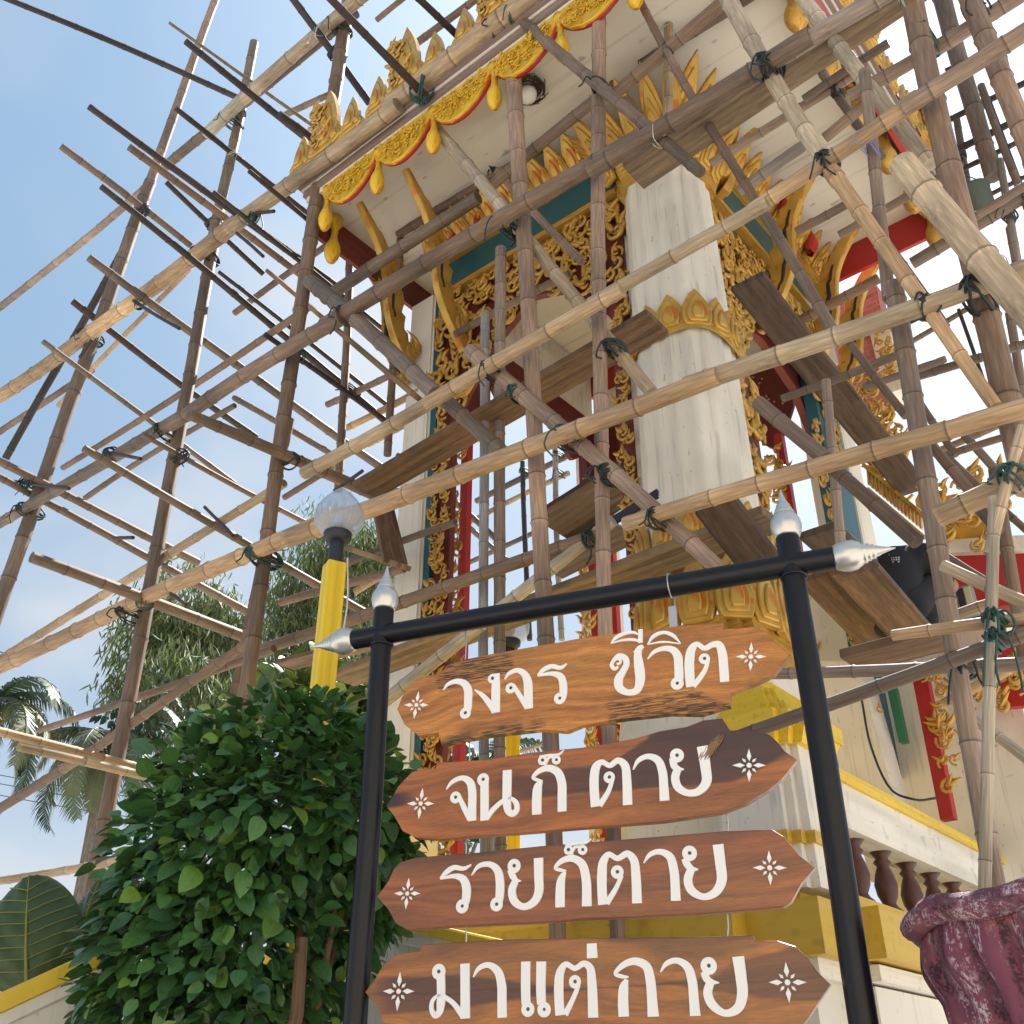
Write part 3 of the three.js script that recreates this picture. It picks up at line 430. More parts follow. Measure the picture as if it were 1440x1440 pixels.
for (const [kind, k, u1, v1, u2, v2, w1, w2, tone] of rowA) {
  const a = pA(u1, v1, k), b = pA(u2, v2, k);
  if ((kind === 'std' || kind === 'inn') && v2 >= 970) { const d = b.clone().sub(a), t = (0.01 - b.y) / d.y; b.addScaledVector(d, Math.max(0, t)); }   // uprights stand on the ground
  pole(kind, a, b, w1, w2, tone);
}
// putlogs that run back along the temple's side: [u, v, k of the point where they are tied, then the two ends]
const rowB = [
  ['out', 290, 124, 1.05, -20, -14, 338, 139, 9, 10, 'dark'], ['out', 350, 110, 1.0, 238, 32, 442, 178, 5, 6, 'olive'], ['out', 360, 140, 1.1, 261, 58, 456, 215, 11, 12, 'dark'], ['out', 465, 232, 1.0, 462, 229, 692, 428, 12, 13, 'dark'],
  ['out', 337, 303, 1.1, 125, 150, 476, 405, 11, 12, 'dark'], ['out', 307, 297, 1.0, 182, 206, 436, 396, 13, 12, 'brown'], ['out', 300, 318, 0.9, 234, 256, 370, 385, 9, 9, 'dark'], ['out', 200, 287, 0.95, 86, 206, 268, 345, 12, 11, 'brown'], ['out', 290, 383, 1.1, 142, 262, 546, 596, 11, 12, 'dark'],
  ['out', 200, 413, 1.1, 125, 362, 552, 668, 14, 14, 'brown'], ['out', 135, 445, 0.98, 102, 424, 360, 615, 12, 11, 'dark'], ['out', 320, 210, 0.98, 247, 153, 446, 310, 9, 9, 'dark'], ['out', 330, 400, 0.9, 308, 382, 545, 570, 7, 8, 'dark'],
  ['out', 62, 686, 0.98, -20, 640, 279, 791, 13, 13, 'brown'], ['out', 57, 710, 0.9, -20, 660, 365, 869, 12, 13, 'brown'], ['out', 195, 830, 1.1, 44, 784, 350, 897, 19, 18, 'brown'], ['out', 285, 737, 1.0, 118, 630, 524, 868, 13, 14, 'brown'], ['out', 400, 645, 0.98, 266, 582, 536, 700, 18, 20, 'brown'],
  ['out', 585, 130, 1.1, 452, -15, 708, 250, 13, 14, 'dark'], ['out', 445, 55, 1.1, 405, -12, 520, 146, 12, 12, 'dark'], ['out', 640, 45, 1.05, 570, -20, 660, 66, 12, 12, 'dark'],
  ['out', 380, 330, 0.9, 300, 270, 560, 480, 8, 8, 'dark'], ['out', 150, 540, 0.95, 60, 480, 330, 680, 9, 9, 'brown'], ['out', 430, 300, 0.9, 350, 240, 600, 440, 8, 8, 'dark'], ['out', 420, 185, 0.95, 392, 162, 456, 208, 15, 15, 'dark'], ['out', 410, 500, 0.95, 372, 470, 560, 605, 9, 9, 'dark'], ['out', 250, 640, 0.95, 200, 610, 450, 745, 9, 9, 'brown'],
  ['low', 160, 1060, 1.0, -20, 1024, 206, 1082, 15, 14, 'tan'], ['low', 165, 1075, 1.05, 26, 1050, 222, 1096, 15, 14, 'tan'],
];
for (const [kind, u, v, k, u1, v1, u2, v2, w1, w2, tone] of rowB) { const s = stOf(pA(u, v, k))[0]; pole(kind, pB(u1, v1, s), pB(u2, v2, s), w1, w2, tone); }
// rear scaffold seen past the right eave and through the pavilion
const rowR = [
  ['bak', -1.8, 1320, 176, 1460, 108, 10, 11, 'dark'], ['bak', -1.8, 1330, 218, 1460, 152, 12, 12, 'dark'], ['bak', -1.6, 1283, 371, 1460, 266, 20, 22, 'brown'], ['bak', -1.2, 1122, 452, 1236, 392, 16, 17, 'brown'], ['bak', -2.2, 1272, 457, 1368, 412, 7, 7, 'dark'], ['bak', -2.2, 1275, 484, 1370, 428, 9, 9, 'brown'], ['bak', -1.5, 1284, 531, 1460, 478, 15, 16, 'brown'], ['bak', -2, 1330, 100, 1460, 40, 9, 9, 'dark'], 
  ['bak', -1.7, 1318, -30, 1396, 250, 28, 26, 'brown'], ['bak', -1.9, 1345, 165, 1372, 330, 11, 12, 'brown'], ['bak', -1.7, 1406, 225, 1440, 420, 12, 12, 'grey'], ['bak', -2.1, 1348, 435, 1392, 560, 6, 6, 'dark'], ['bak', -1.5, 1405, 60, 1450, 250, 14, 15, 'mauve'], ['bak', -1.9, 1420, 320, 1445, 470, 14, 14, 'grey'],
  ['inn', -2.6, 670, 705, 830, 625, 10, 10, 'brown'], ['inn', -2.6, 650, 740, 800, 665, 8, 9, 'tan'], ['inn', -2.7, 640, 800, 760, 745, 8, 8, 'brown'], ['inn', -2.4, 640, 725, 720, 795, 9, 9, 'brown'], ['inn', -2.4, 762, 720, 860, 800, 9, 9, 'brown'], ['inn', -2.5, 735, 650, 745, 900, 8, 9, 'dark'], ['inn', -1.2, 640, 1090, 770, 1045, 6, 6, 'tan'], ['inn', -1.4, 1305, 640, 1420, 590, 12, 12, 'brown'], ['bak', -1.2, 1357, 612, 1400, 660, 14, 14, 'brown'], ['bak', -0.5, 1325, 990, 1420, 940, 16, 18, 'tan'], ['bak', -1.8, 1300, 262, 1460, 185, 9, 9, 'dark'], ['bak', -2, 1330, 305, 1460, 238, 8, 8, 'dark'], ['bak', -1.6, 1380, 120, 1460, 330, 12, 13, 'brown'], ['bak', -1.8, 1368, 430, 1460, 395, 12, 12, 'brown'], ['bak', -1.7, 1420, 440, 1450, 640, 14, 14, 'brown'], ['bak', -1.9, 1290, 130, 1350, 330, 10, 11, 'grey'], ['inn', -2.5, 650, 600, 850, 500, 9, 9, 'brown'], ['inn', -2.5, 780, 560, 790, 900, 9, 10, 'grey'], ['inn', -1.5, 560, 640, 700, 760, 10, 10, 'brown'], ['inn', -2.6, 760, 850, 860, 790, 8, 8, 'brown'],
  ['bak', -0.5, 1360, 1005, 1460, 1080, 17, 18, 'pale'],
];
for (const [kind, k, u1, v1, u2, v2, w1, w2, tone] of rowR) pole(kind, pA(u1, v1, k), pA(u2, v2, k), w1, w2, tone);
// the far ends of the upright poles reach the ground: stubs below the frame are part of the same poles' line
// ties where two poles cross: square lashings of old rope, string and strip
{
  const R = rng(4242), d1 = V(0, 0, 0), d2 = V(0, 0, 0), w0 = V(0, 0, 0); let made = 0;
  for (let i = 0; i < POLES.length; i++) for (let j = i + 1; j < POLES.length; j++) {
    const A = POLES[i], B = POLES[j]; d1.subVectors(A.p2, A.p1); d2.subVectors(B.p2, B.p1); const la = d1.length(), lb = d2.length(); d1.normalize(); d2.normalize();
    const c = d1.dot(d2); if (Math.abs(c) > 0.93) continue;
    w0.subVectors(A.p1, B.p1); const dd = d1.dot(w0), ee = d2.dot(w0), den = 1 - c * c, sc = (c * ee - dd) / den, tc = (ee - c * dd) / den;
    if (sc < 0.03 || tc < 0.03 || sc > la - 0.03 || tc > lb - 0.03) continue;
    const qa = A.p1.clone().addScaledVector(d1, sc), qb = B.p1.clone().addScaledVector(d2, tc), gap = qa.distanceTo(qb);
    if (gap > A.r + B.r + 0.05 || R() < 0.12 || A.r + B.r < 0.03) continue;
    const ctr = qa.clone().lerp(qb, A.r / (A.r + B.r)), n = d1.clone().cross(d2).normalize(), e = (c < 0 ? -1 : 1), b1 = d1.clone().addScaledVector(d2, e).normalize(), b2 = d1.clone().addScaledVector(d2, -e).normalize();
    const rr = R(), mat = rr < 0.55 ? M.rope : rr < 0.86 ? M.ropeTeal : rr < 0.90 ? M.ropeWhite : rr < 0.95 ? M.ropePink : rr < 0.975 ? M.ropeBlue : M.rope, th = (rr > 0.86 && rr < 0.975 ? 0.0016 : 0.0032 + 0.0028 * R()), geos = [];
    const hn = (A.r + B.r + gap) * 0.5 + th, hs = Math.max(A.r, B.r) * 1.02 + th;
    for (const [ax, ot, m] of [[b1, b2, 3 + (R() * 3 | 0)], [b2, b1, 1 + (R() * 3 | 0)]]) for (let q = 0; q < m; q++) {
      const off = (q - (m - 1) / 2) * th * 2.3 + (R() - 0.5) * 0.012, pts = [], tw = (R() - 0.5) * 0.03;
      for (let a = 0; a <= 18; a++) { const f = a / 18 * 6.2832, wob = 1 + 0.05 * Math.sin(f * 3 + q); pts.push(ctr.clone().addScaledVector(n, Math.cos(f) * hn * wob).addScaledVector(ot, Math.sin(f) * hs * wob).addScaledVector(ax, off + tw * Math.sin(f))); }
      geos.push(sweep(pts, pts.map(() => th), 5, null, 1, false));
    }
    const tails = 1 + (R() * 2.4 | 0);
    for (let q = 0; q < tails; q++) { const f = R() * 6.28, st = ctr.clone().addScaledVector(n, -hn * 0.9 * (n.z < 0 ? 1 : -1)).add(V((R() - 0.5) * 0.03, 0, 0)), len = 0.05 + 0.19 * R() * R(), sx = (R() - 0.5) * 0.14, pts = [st, st.clone().add(V(sx * 0.5, 0.012 - len * 0.15, 0.02)), st.clone().add(V(sx, -len * 0.6, 0.02 * Math.cos(f))), st.clone().add(V(sx * 0.8 + 0.03 * Math.sin(f), -len, 0.01))]; geos.push(wire(pts, th * 0.85, 8, 5)); }
    const g = merge(geos), o = A.o.position; g.translate(-o.x, -o.y, -o.z); mesh('rope_tie', g, mat, A.o); made++;
  }
  console.log('poles', POLES.length, 'ties', made);
}
// planks lying on the scaffold
function plank(kind, p1, p2, w, th, mat, label, grp) {
  const d = p2.clone().sub(p1), L = d.length(), c = p1.clone().add(p2).multiplyScalar(0.5), g = rbox(L, th, w, 0.006), uv = g.attributes.uv, p = g.attributes.position; d.normalize();
  for (let i = 0; i < uv.count; i++) uv.setXY(i, p.getX(i) / 1.6 + c.x, p.getZ(i) / 0.4 + c.y);
  const o = mesh('scaffold_plank', g, M.plank[mat]); const z = d.clone().cross(V(0, 1, 0)).normalize(), y = z.clone().cross(d).normalize(); o.matrix.makeBasis(d, y, z); o.quaternion.setFromRotationMatrix(o.matrix); o.position.copy(c);
  return tag(o, label, 'plank', grp);
}
plank('a', pA(512, 690, 0.55), pA(925, 452, 0.55), 0.197, 0.035, 0, 'long reddish brown plank laid across the pavilion opening', null);
plank('a', pA(480, 955, 0.4), pA(1088, 728, 0.5), 0.197, 0.035, 1, 'long weathered grey brown plank below the corner pillar, above the black sign bar', null);
plank('a', pA(890, 248, 0.8), pA(1300, -30, 0.8), 0.189, 0.035, 1, 'pale weathered plank under the topmost ledger before the pillar capital', null);
plank('b', pB(1050, 395, -0.62), pB(1285, 690, -0.62), 0.180, 0.035, 2, 'dark plank running back along the right arch of the pavilion', null);
plank('b', pB(1150, 808, -0.53), pB(1246, 910, -0.53), 0.2, 0.035, 0, 'short brown plank next to the one the worker squats on', null);
plank('b', pB(1198, 796, -0.74), pB(1306, 918, -0.74), 0.2, 0.035, 0, 'short brown plank on which the worker in the black shirt squats', null);
plank('b', pB(1005, 708, -0.55), pB(1075, 800, -0.55), 0.180, 0.035, 2, 'dark short plank passing under the long grey brown plank', null);
plank('b', pB(1150, 745, -0.8), pB(1210, 800, -0.8), 0.164, 0.035, 2, 'dark brown board end beside the right silver finial', null);
plank('a', pA(1195, 930, 0.5), pA(1330, 895, 0.5), 0.180, 0.035, 0, 'brown plank on edge under the worker between two ledgers', null);
plank('b', pA(538, 712, 0.35), pA(556, 792, 0.5), 0.139, 0.03, 0, 'brown board leaning steeply beside the left white pillar', null);
plank('a', pA(494, 773, 0.4), pA(568, 797, 0.5), 0.098, 0.03, 3, 'orange brown board lying flat left of the white pillar', null);
plank('b', pA(385, 388, 0.7), pA(590, 562, 0.6), 0.164, 0.03, 3, 'light tan plank slung beneath a slanting brace at the left', null);
plank('a', pA(775, 742, -0.9), pA(905, 662, -0.9), 0.42, 0.035, 2, 'wide dark platform board inside the pavilion opening', null);
plank('a', pA(770, 800, -1.2), pA(880, 745, -1.2), 0.34, 0.035, 2, 'dark board low inside the pavilion opening', null);
plank('b', pA(520, 905, -0.2), pA(400, 935, -0.2), 0.164, 0.03, 0, 'brown plank behind the yellow lamp post', null);
// ---------------------------------------------------------------- hanging sign: black pipe frame and four wooden boards
const HT = CAM_Y + 1.25, JL = pY(538, 893, HT), JR = pY(1114, 795, HT), SX = JR.clone().sub(JL), SW = SX.length(); SX.normalize();
const SN = SX.clone().cross(V(0, 1, 0)).normalize(), SRY = Math.atan2(-SX.z, SX.x);
const SO = V(JL.x, 0, JL.z);
const sl = (u, v) => { const p = meet(u, v, JL, SN).sub(SO); return [p.dot(SX), p.y]; };
const px2m = (u, v) => { const a = sl(u, v), b = sl(u + 1, v), c = sl(u, v + 1); return (Math.hypot(a[0] - b[0], a[1] - b[1]) + Math.hypot(a[0] - c[0], a[1] - c[1])) / 2; };
{
  const g = group('hanging_sign_stand', SO.toArray(), SRY); tag(g, 'black painted pipe frame with silver finials holding four hanging wooden boards', 'sign stand');
  const top = sl(1112, 742)[1] - 0.03, R = 0.031, bend = (x, y0, y1) => { const p = []; for (let i = 0; i <= 14; i++) p.push(V(x + 0.002 * Math.sin(i * 1.3), mix(y0, y1, i / 14), 0)); return p; };
  for (const x of [0, SW]) { const p = bend(x, 0, top); mesh('post', sweep(p, p.map(() => R), 18), M.black, g); mesh('weld_collar', place(new THREE.TorusGeometry(R * 1.02, 0.005, 6, 18), x, HT - R * 1.1, 0, Math.PI / 2), M.black, g); }
  const ext = 0.13, bar = []; for (let i = 0; i <= 16; i++) bar.push(V(mix(-ext * 0.72, SW + ext * 0.82, i / 16), HT, 0.001)); mesh('crossbar', sweep(bar, bar.map(() => R * 0.98), 18), M.black, g);
  const fin = lathe([[0.001, 0], [0.030, 0], [0.033, 0.005], [0.0385, 0.018], [0.0415, 0.036], [0.039, 0.053], [0.031, 0.067], [0.026, 0.072], [0.0275, 0.075], [0.027, 0.079], [0.0225, 0.082], [0.0235, 0.086], [0.0225, 0.09], [0.0185, 0.093], [0.0195, 0.097], [0.0185, 0.101], [0.0145, 0.104], [0.015, 0.108], [0.010, 0.118], [0.005, 0.138], [0.001, 0.152]], 28);
  for (const x of [0, SW]) mesh('finial', fin.clone().translate(x, top, 0), M.silver, g);
  mesh('finial', fin.clone().rotateZ(Math.PI / 2).translate(-ext * 0.72, HT, 0), M.silver, g); mesh('finial', fin.clone().rotateZ(-Math.PI / 2).translate(SW + ext * 0.82, HT, 0), M.silver, g);
}
const wood = (kind) => texture(1024, 256, (x, y) => {
  const wx = x * 5, wy = y * 1.3, warp = fbm(wx * 0.55 + kind * 9, wy * 1.4, 70 + kind, 3), gr = fbm(wx * 0.8 + kind * 3, wy * 14 + warp * 9, 80 + kind, 4), fine = 0.6 * vnoise(wx * 9, wy * 210 + warp * 30, 90 + kind) + 0.4 * vnoise(wx * 30, wy * 330 + warp * 30, 95 + kind), ring = 0.5 + 0.5 * Math.sin((wy * 9 + warp * 11) * 2.4);
  let c = [[0.78, 0.505, 0.24], [0.70, 0.40, 0.14], [0.63, 0.355, 0.14], [0.70, 0.43, 0.14]][kind], k = 0.60 + 0.46 * gr + 0.30 * (fine - 0.5) + 0.06 * (ring - 0.5);
  const hot = fbm(wx * 0.5 + 20, wy * 3 + 4, 99 + kind, 3); c = [c[0] + 0.05 * (hot - 0.5), c[1] + 0.09 * (hot - 0.5), c[2] + 0.02 * (hot - 0.5)];
  let dark = 0; const n2 = fbm(wx * 0.9, wy * 4, 60 + kind, 4) - 0.5;
  if (kind === 0) { const line = y > 0.5 ? 0.62 + 0.36 * x - y : y - (0.02 + 0.30 * x), t = fbm(wx * 7, wy * 110, 5, 3), pat = smooth(0.46, 0.62, fbm(wx * 2.2, wy * 2 + 5, 15, 3)); dark = smooth(0.09, -0.02, line + 0.16 * n2) * smooth(0.44, 0.60, t) * pat * 0.7; }
  if (kind === 1) { const cx = (x - 0.78) / 0.2, top = 0.62 + 0.5 * smooth(0.5, 0.82, x) - 0.4 * smooth(0.9, 1, x), bot = 0.36 - 0.02 * x + 0.2 * smooth(0.84, 1.0, x) + 0.1 * n2; dark = smooth(-0.03, 0.03, top + 0.22 * n2 - y) * smooth(-0.02, 0.03, y - bot) * smooth(0.16, 0.42, x + 0.2 * n2); dark *= 0.58 + 0.34 * smooth(0.45, 0.75, x) + 0.5 * n2; if (x < 0.1) dark = Math.max(dark, smooth(0.05, 0.0, Math.abs(y - 0.52) - 0.05) * smooth(0.1, 0.02, x)); }
  if (kind === 2) dark = 0.22 * smooth(0.5, 0.8, fbm(wx * 0.7, wy * 6, 161, 3)) + 0.45 * smooth(0.82, 1.0, y + 0.15 * n2);
  if (kind === 3) { dark = 0.62 * smooth(0.02, -0.02, Math.abs(y - 0.53 + 0.10 * n2) - 0.17 * smooth(0.55, 0.15, x)) * smooth(0.0, 0.08, x) + 0.5 * smooth(0.02, -0.02, Math.abs(y - 0.54 + 0.2 * n2) - 0.20 * smooth(0.62, 0.95, x)); dark += 0.3 * smooth(0.75, 1, y + 0.2 * n2); }
  const dc = kind === 0 ? [0.13, 0.10, 0.08] : [0.21, 0.10, 0.075];
  return [0, 1, 2].map(i => mix(c[i] * k, dc[i] * (0.75 + 0.5 * gr), clamp(dark)));
});
const BOARDS = [
  { pts: [[561, 999], [568, 982], [582, 962], [604, 952], [621, 949], [632, 937], [644, 932], [686, 923], [748, 912], [790, 905], [820, 899], [905, 889], [960, 882], [1017, 878], [1018, 887], [1060, 884], [1080, 893], [1095, 910], [1112, 922], [1089, 951], [1070, 961], [1055, 966], [1028, 978], [1028, 995], [987, 1007], [945, 1006], [880, 1013], [820, 1022], [798, 1031], [765, 1028], [720, 1033], [686, 1037], [623, 1049], [619, 1032], [592, 1037], [571, 1020]], label: 'orange wooden board with charred rough edges, hung directly below the black bar' },
  { pts: [[546, 1135], [563, 1107], [582, 1087], [598, 1083], [615, 1082], [617, 1074], [686, 1070], [748, 1060], [820, 1053], [860, 1047], [896, 1040], [930, 1030], [967, 1024], [990, 1015], [1017, 1012], [1028, 1029], [1061, 1028], [1083, 1035], [1095, 1046], [1104, 1058], [1122, 1070], [1100, 1097], [1081, 1113], [1050, 1132], [1015, 1145], [935, 1157], [820, 1166], [748, 1172], [623, 1182], [588, 1180], [569, 1170], [557, 1149]], label: 'wooden board with a dark heartwood patch and knot, second below the black bar' },
  { pts: [[533, 1262], [549, 1240], [556, 1224], [565, 1214], [587, 1207], [676, 1200], [764, 1191], [840, 1185], [914, 1179], [1021, 1170], [1087, 1168], [1103, 1178], [1125, 1204], [1147, 1221], [1127, 1244], [1113, 1270], [1103, 1277], [985, 1287], [820, 1294], [742, 1300], [640, 1304], [576, 1309], [560, 1300], [549, 1280]], label: 'evenly reddish brown wooden board, third below the black bar' },
  { pts: [[516, 1396], [531, 1376], [542, 1357], [561, 1343], [594, 1337], [595, 1329], [712, 1322], [840, 1320], [970, 1319], [1060, 1316], [1061, 1324], [1095, 1324], [1120, 1332], [1138, 1350], [1150, 1367], [1169, 1385], [1152, 1410], [1138, 1432], [1120, 1455], [1060, 1463], [1059, 1470], [840, 1474], [600, 1477], [599, 1468], [562, 1462], [543, 1440], [531, 1413]], label: 'wooden board with dark bands at both ends, lowest of the four' },
];
// white letters: strokes [x, y, width], discs {c: [x, y, r]}, in the coordinates of six survey sheets
const SH = { A: [540, 870, 4.8], B: [820, 870, 4.8], C: [540, 1020, 4.8], D: [820, 1010, 4.364], E: [520, 1160, 4.5], F: [820, 1150, 4.235], G: [500, 1300, 4.235], H: [820, 1300, 4] };
const d_ = (x, y, r) => ({ c: [x, y, r] });
const TH = {
  wo: (k) => k, // kept for readability of the table below
};
const LETTERS = [
  [0, 'A', [[[415, 495, 6], [448, 455, 22], [505, 436, 32], [556, 450, 44], [582, 492, 54], [583, 560, 54], [579, 625, 50], [570, 652, 44]], d_(565, 650, 37)]],
  [0, 'A', [[[770, 384, 50], [769, 500, 57], [768, 646, 58]], d_(747, 418, 31), [[628, 494, 8], [678, 528, 28], [735, 595, 40], [765, 640, 40]]]],
  [0, 'A', [[[828, 422, 6], [860, 382, 24], [915, 362, 30], [962, 388, 44], [984, 440, 56], [988, 540, 58], [990, 620, 58]], d_(870, 482, 35), [[885, 460, 25], [930, 530, 32], [982, 615, 36]]]],
  [0, 'A', [[[1247, 318, 8], [1205, 345, 26], [1145, 335, 30], [1092, 358, 30], [1052, 398, 16]], [[1050, 398, 12], [1148, 385, 28], [1202, 402, 44], [1221, 445, 50], [1221, 535, 50], [1210, 560, 46]], d_(1200, 552, 39)]],
  [0, 'B', [[[238, 322, 16], [262, 312, 17], [262, 292, 18], [238, 286, 19], [212, 305, 22], [205, 330, 26], [222, 352, 24], [250, 340, 14]], [[212, 300, 20], [250, 264, 28], [295, 282, 40], [304, 322, 40], [278, 375, 44], [251, 425, 58], [258, 480, 54], [315, 512, 40], [372, 498, 48], [396, 430, 62], [388, 330, 64], [380, 260, 50], [388, 222, 44], [416, 198, 20]], [[372, 232, 20], [352, 240, 8]]]],
  [0, 'B', [[[200, 180, 6], [235, 142, 24], [300, 112, 22], [352, 108, 18], [385, 122, 12]], [[198, 182, 6], [280, 160, 14], [350, 156, 18], [402, 170, 14]], [[398, 88, 28], [398, 178, 30]]]],
  [0, 'B', [[[445, 288, 6], [488, 240, 24], [556, 216, 32], [616, 226, 46], [648, 268, 56], [655, 340, 58], [657, 410, 58], [652, 450, 52]], d_(645, 452, 43)]],
  [0, 'B', [[[445, 190, 6], [486, 134, 24], [552, 108, 22], [616, 128, 24], [668, 182, 6]], [[448, 188, 6], [550, 172, 13], [664, 184, 6]]]],
  [0, 'B', [[[735, 474, 58], [728, 380, 62], [728, 290, 62], [742, 222, 54], [776, 187, 34], [830, 215, 34], [878, 192, 38], [924, 190, 48], [948, 250, 58], [958, 350, 60], [964, 440, 60]], d_(828, 286, 37), [[853, 298, 24], [832, 360, 28], [792, 422, 34], [752, 470, 36]]]],
  [1, 'C', [[[437, 442, 6], [478, 392, 26], [546, 366, 32], [597, 396, 50], [611, 452, 55], [611, 560, 56], [611, 654, 56]], d_(500, 497, 38), [[518, 478, 26], [560, 570, 36], [600, 645, 40]]]],
  [1, 'C', [d_(685, 377, 41), [[694, 390, 56], [695, 520, 57], [695, 652, 58]], [[705, 640, 36], [752, 580, 32], [806, 530, 30], [846, 504, 24]], [[848, 314, 60], [846, 440, 60], [846, 540, 56], [858, 592, 46], [885, 606, 42], [912, 580, 36], [908, 535, 34], [880, 508, 26], [856, 500, 16]]]],
  [1, 'C', [[[1045, 612, 64], [1046, 500, 64], [1054, 425, 56], [1078, 388, 20]], [[1084, 386, 10], [1045, 378, 22], [1020, 364, 20], [1058, 322, 32], [1125, 300, 42], [1186, 328, 54], [1213, 395, 58], [1216, 500, 60], [1216, 592, 60]]]],
  [1, 'C', [d_(1084, 248, 31), [[1066, 268, 18], [1115, 275, 12]], d_(1178, 246, 30), [[1108, 262, 18], [1128, 230, 18], [1160, 226, 14]], [[1066, 226, 16], [1130, 214, 15], [1195, 208, 14], [1228, 180, 6]]]],
  [1, 'D', [[[88, 552, 58], [80, 450, 56], [80, 370, 56], [92, 308, 50], [126, 280, 32], [176, 300, 32], [224, 270, 36], [266, 298, 48], [279, 390, 54], [284, 542, 58]], d_(172, 373, 35), [[192, 385, 22], [166, 460, 28], [112, 546, 36]]]],
  [1, 'D', [[[317, 326, 6], [350, 270, 26], [408, 245, 32], [468, 268, 46], [497, 340, 52], [505, 430, 55], [510, 516, 60]]]],
  [1, 'D', [d_(585, 240, 43), [[556, 255, 36], [570, 305, 42], [600, 322, 26], [628, 324, 6]], [[590, 325, 44], [575, 372, 50], [590, 430, 50], [648, 468, 40], [716, 460, 46], [765, 402, 58], [760, 310, 62], [740, 184, 66]]]],
  [2, 'E', [[[657, 260, 8], [612, 284, 24], [548, 278, 30], [502, 306, 30], [464, 346, 14]], [[462, 348, 10], [555, 332, 28], [606, 350, 46], [627, 400, 56], [625, 475, 54], [612, 525, 46]], d_(602, 522, 42)]],
  [2, 'E', [[[660, 326, 6], [706, 268, 26], [776, 258, 34], [822, 294, 48], [838, 360, 55], [836, 465, 54], [826, 515, 46]], d_(818, 510, 42)]],
  [2, 'E', [d_(928, 268, 43), [[902, 290, 36], [922, 335, 40], [944, 358, 24], [972, 362, 6]], [[936, 364, 42], [915, 420, 50], [930, 488, 50], [990, 525, 40], [1056, 492, 50], [1084, 430, 56], [1083, 330, 58], [1082, 218, 60]]]],
  [2, 'E', [[[1218, 528, 62], [1218, 440, 60], [1224, 360, 52], [1248, 304, 20]], [[1256, 298, 10], [1215, 292, 22], [1188, 282, 20], [1226, 238, 32], [1296, 220, 42], [1356, 256, 52], [1381, 345, 58], [1386, 430, 60], [1386, 522, 64]]]],
  [2, 'E', [d_(1270, 167, 29), [[1252, 184, 18], [1300, 192, 12]], d_(1360, 167, 31), [[1292, 180, 18], [1310, 152, 18], [1345, 146, 14]], [[1252, 140, 16], [1320, 128, 15], [1380, 122, 14], [1415, 100, 6]]]],
  [2, 'F', [[[130, 524, 60], [124, 430, 58], [124, 340, 58], [132, 270, 50], [164, 226, 32], [216, 250, 32], [274, 222, 38], [312, 258, 48], [325, 350, 55], [332, 516, 60]], d_(215, 331, 39), [[242, 350, 22], [206, 430, 28], [152, 516, 36]]]],
  [2, 'F', [[[371, 278, 6], [408, 228, 26], [466, 210, 32], [526, 240, 48], [550, 320, 54], [558, 410, 56], [562, 502, 60]]]],
  [2, 'F', [d_(643, 220, 45), [[612, 250, 38], [634, 292, 42], [664, 312, 26], [696, 316, 6]], [[652, 316, 46], [634, 378, 52], [654, 438, 50], [728, 478, 38], [798, 450, 50], [834, 380, 60], [826, 280, 62], [812, 168, 64]]]],
  [3, 'G', [d_(512, 286, 43), [[524, 300, 52], [526, 400, 52], [524, 480, 52], [516, 525, 40], [492, 545, 34], [470, 510, 28], [474, 462, 24], [500, 432, 18], [524, 424, 10]], [[536, 428, 26], [596, 470, 28], [655, 545, 38]], [[668, 238, 58], [669, 400, 58], [670, 564, 60]]]],
  [3, 'G', [[[716, 318, 6], [750, 266, 26], [806, 246, 32], [862, 284, 48], [884, 360, 56], [887, 460, 58], [888, 558, 60]]]],
  [3, 'G', [[[1028, 226, 58], [1027, 400, 58], [1030, 480, 56]], d_(1041, 509, 42), [[1120, 226, 60], [1118, 400, 58], [1122, 480, 56]], d_(1138, 511, 43)]],
  [3, 'G', [[[1232, 544, 60], [1225, 450, 58], [1224, 370, 58], [1232, 290, 50], [1266, 242, 32], [1320, 266, 30], [1372, 238, 34], [1408, 262, 46], [1420, 350, 56], [1428, 558, 64]], d_(1320, 346, 38), [[1342, 364, 24], [1312, 440, 28], [1262, 540, 36]]]],
  [3, 'H', [[[60, 112, 58], [63, 194, 62]]]],
  [3, 'H', [[[240, 522, 62], [236, 430, 60], [240, 360, 54], [256, 312, 20]], [[266, 300, 10], [225, 296, 22], [192, 282, 20], [236, 234, 32], [300, 212, 40], [366, 240, 50], [389, 320, 56], [398, 420, 58], [405, 522, 66]]]],
  [3, 'H', [[[445, 272, 6], [478, 226, 26], [536, 208, 32], [596, 244, 48], [622, 320, 54], [632, 420, 56], [640, 518, 62]]]],
  [3, 'H', [d_(715, 238, 48), [[688, 270, 42], [706, 312, 42], [738, 328, 26], [774, 332, 6]], [[724, 332, 46], [710, 390, 52], [734, 452, 52], [808, 503, 38], [878, 475, 52], [904, 400, 62], [896, 300, 64], [880, 186, 68]]]],
];
const STARS = [[0, 'A', 235, 595, 84], [0, 'B', 1140, 272, 105], [1, 'C', 265, 538, 92], [1, 'D', 1026, 300, 104], [2, 'E', 255, 441, 84], [2, 'F', 1118, 306, 102], [3, 'G', 274, 402, 94], [3, 'H', 1156, 330, 108]];
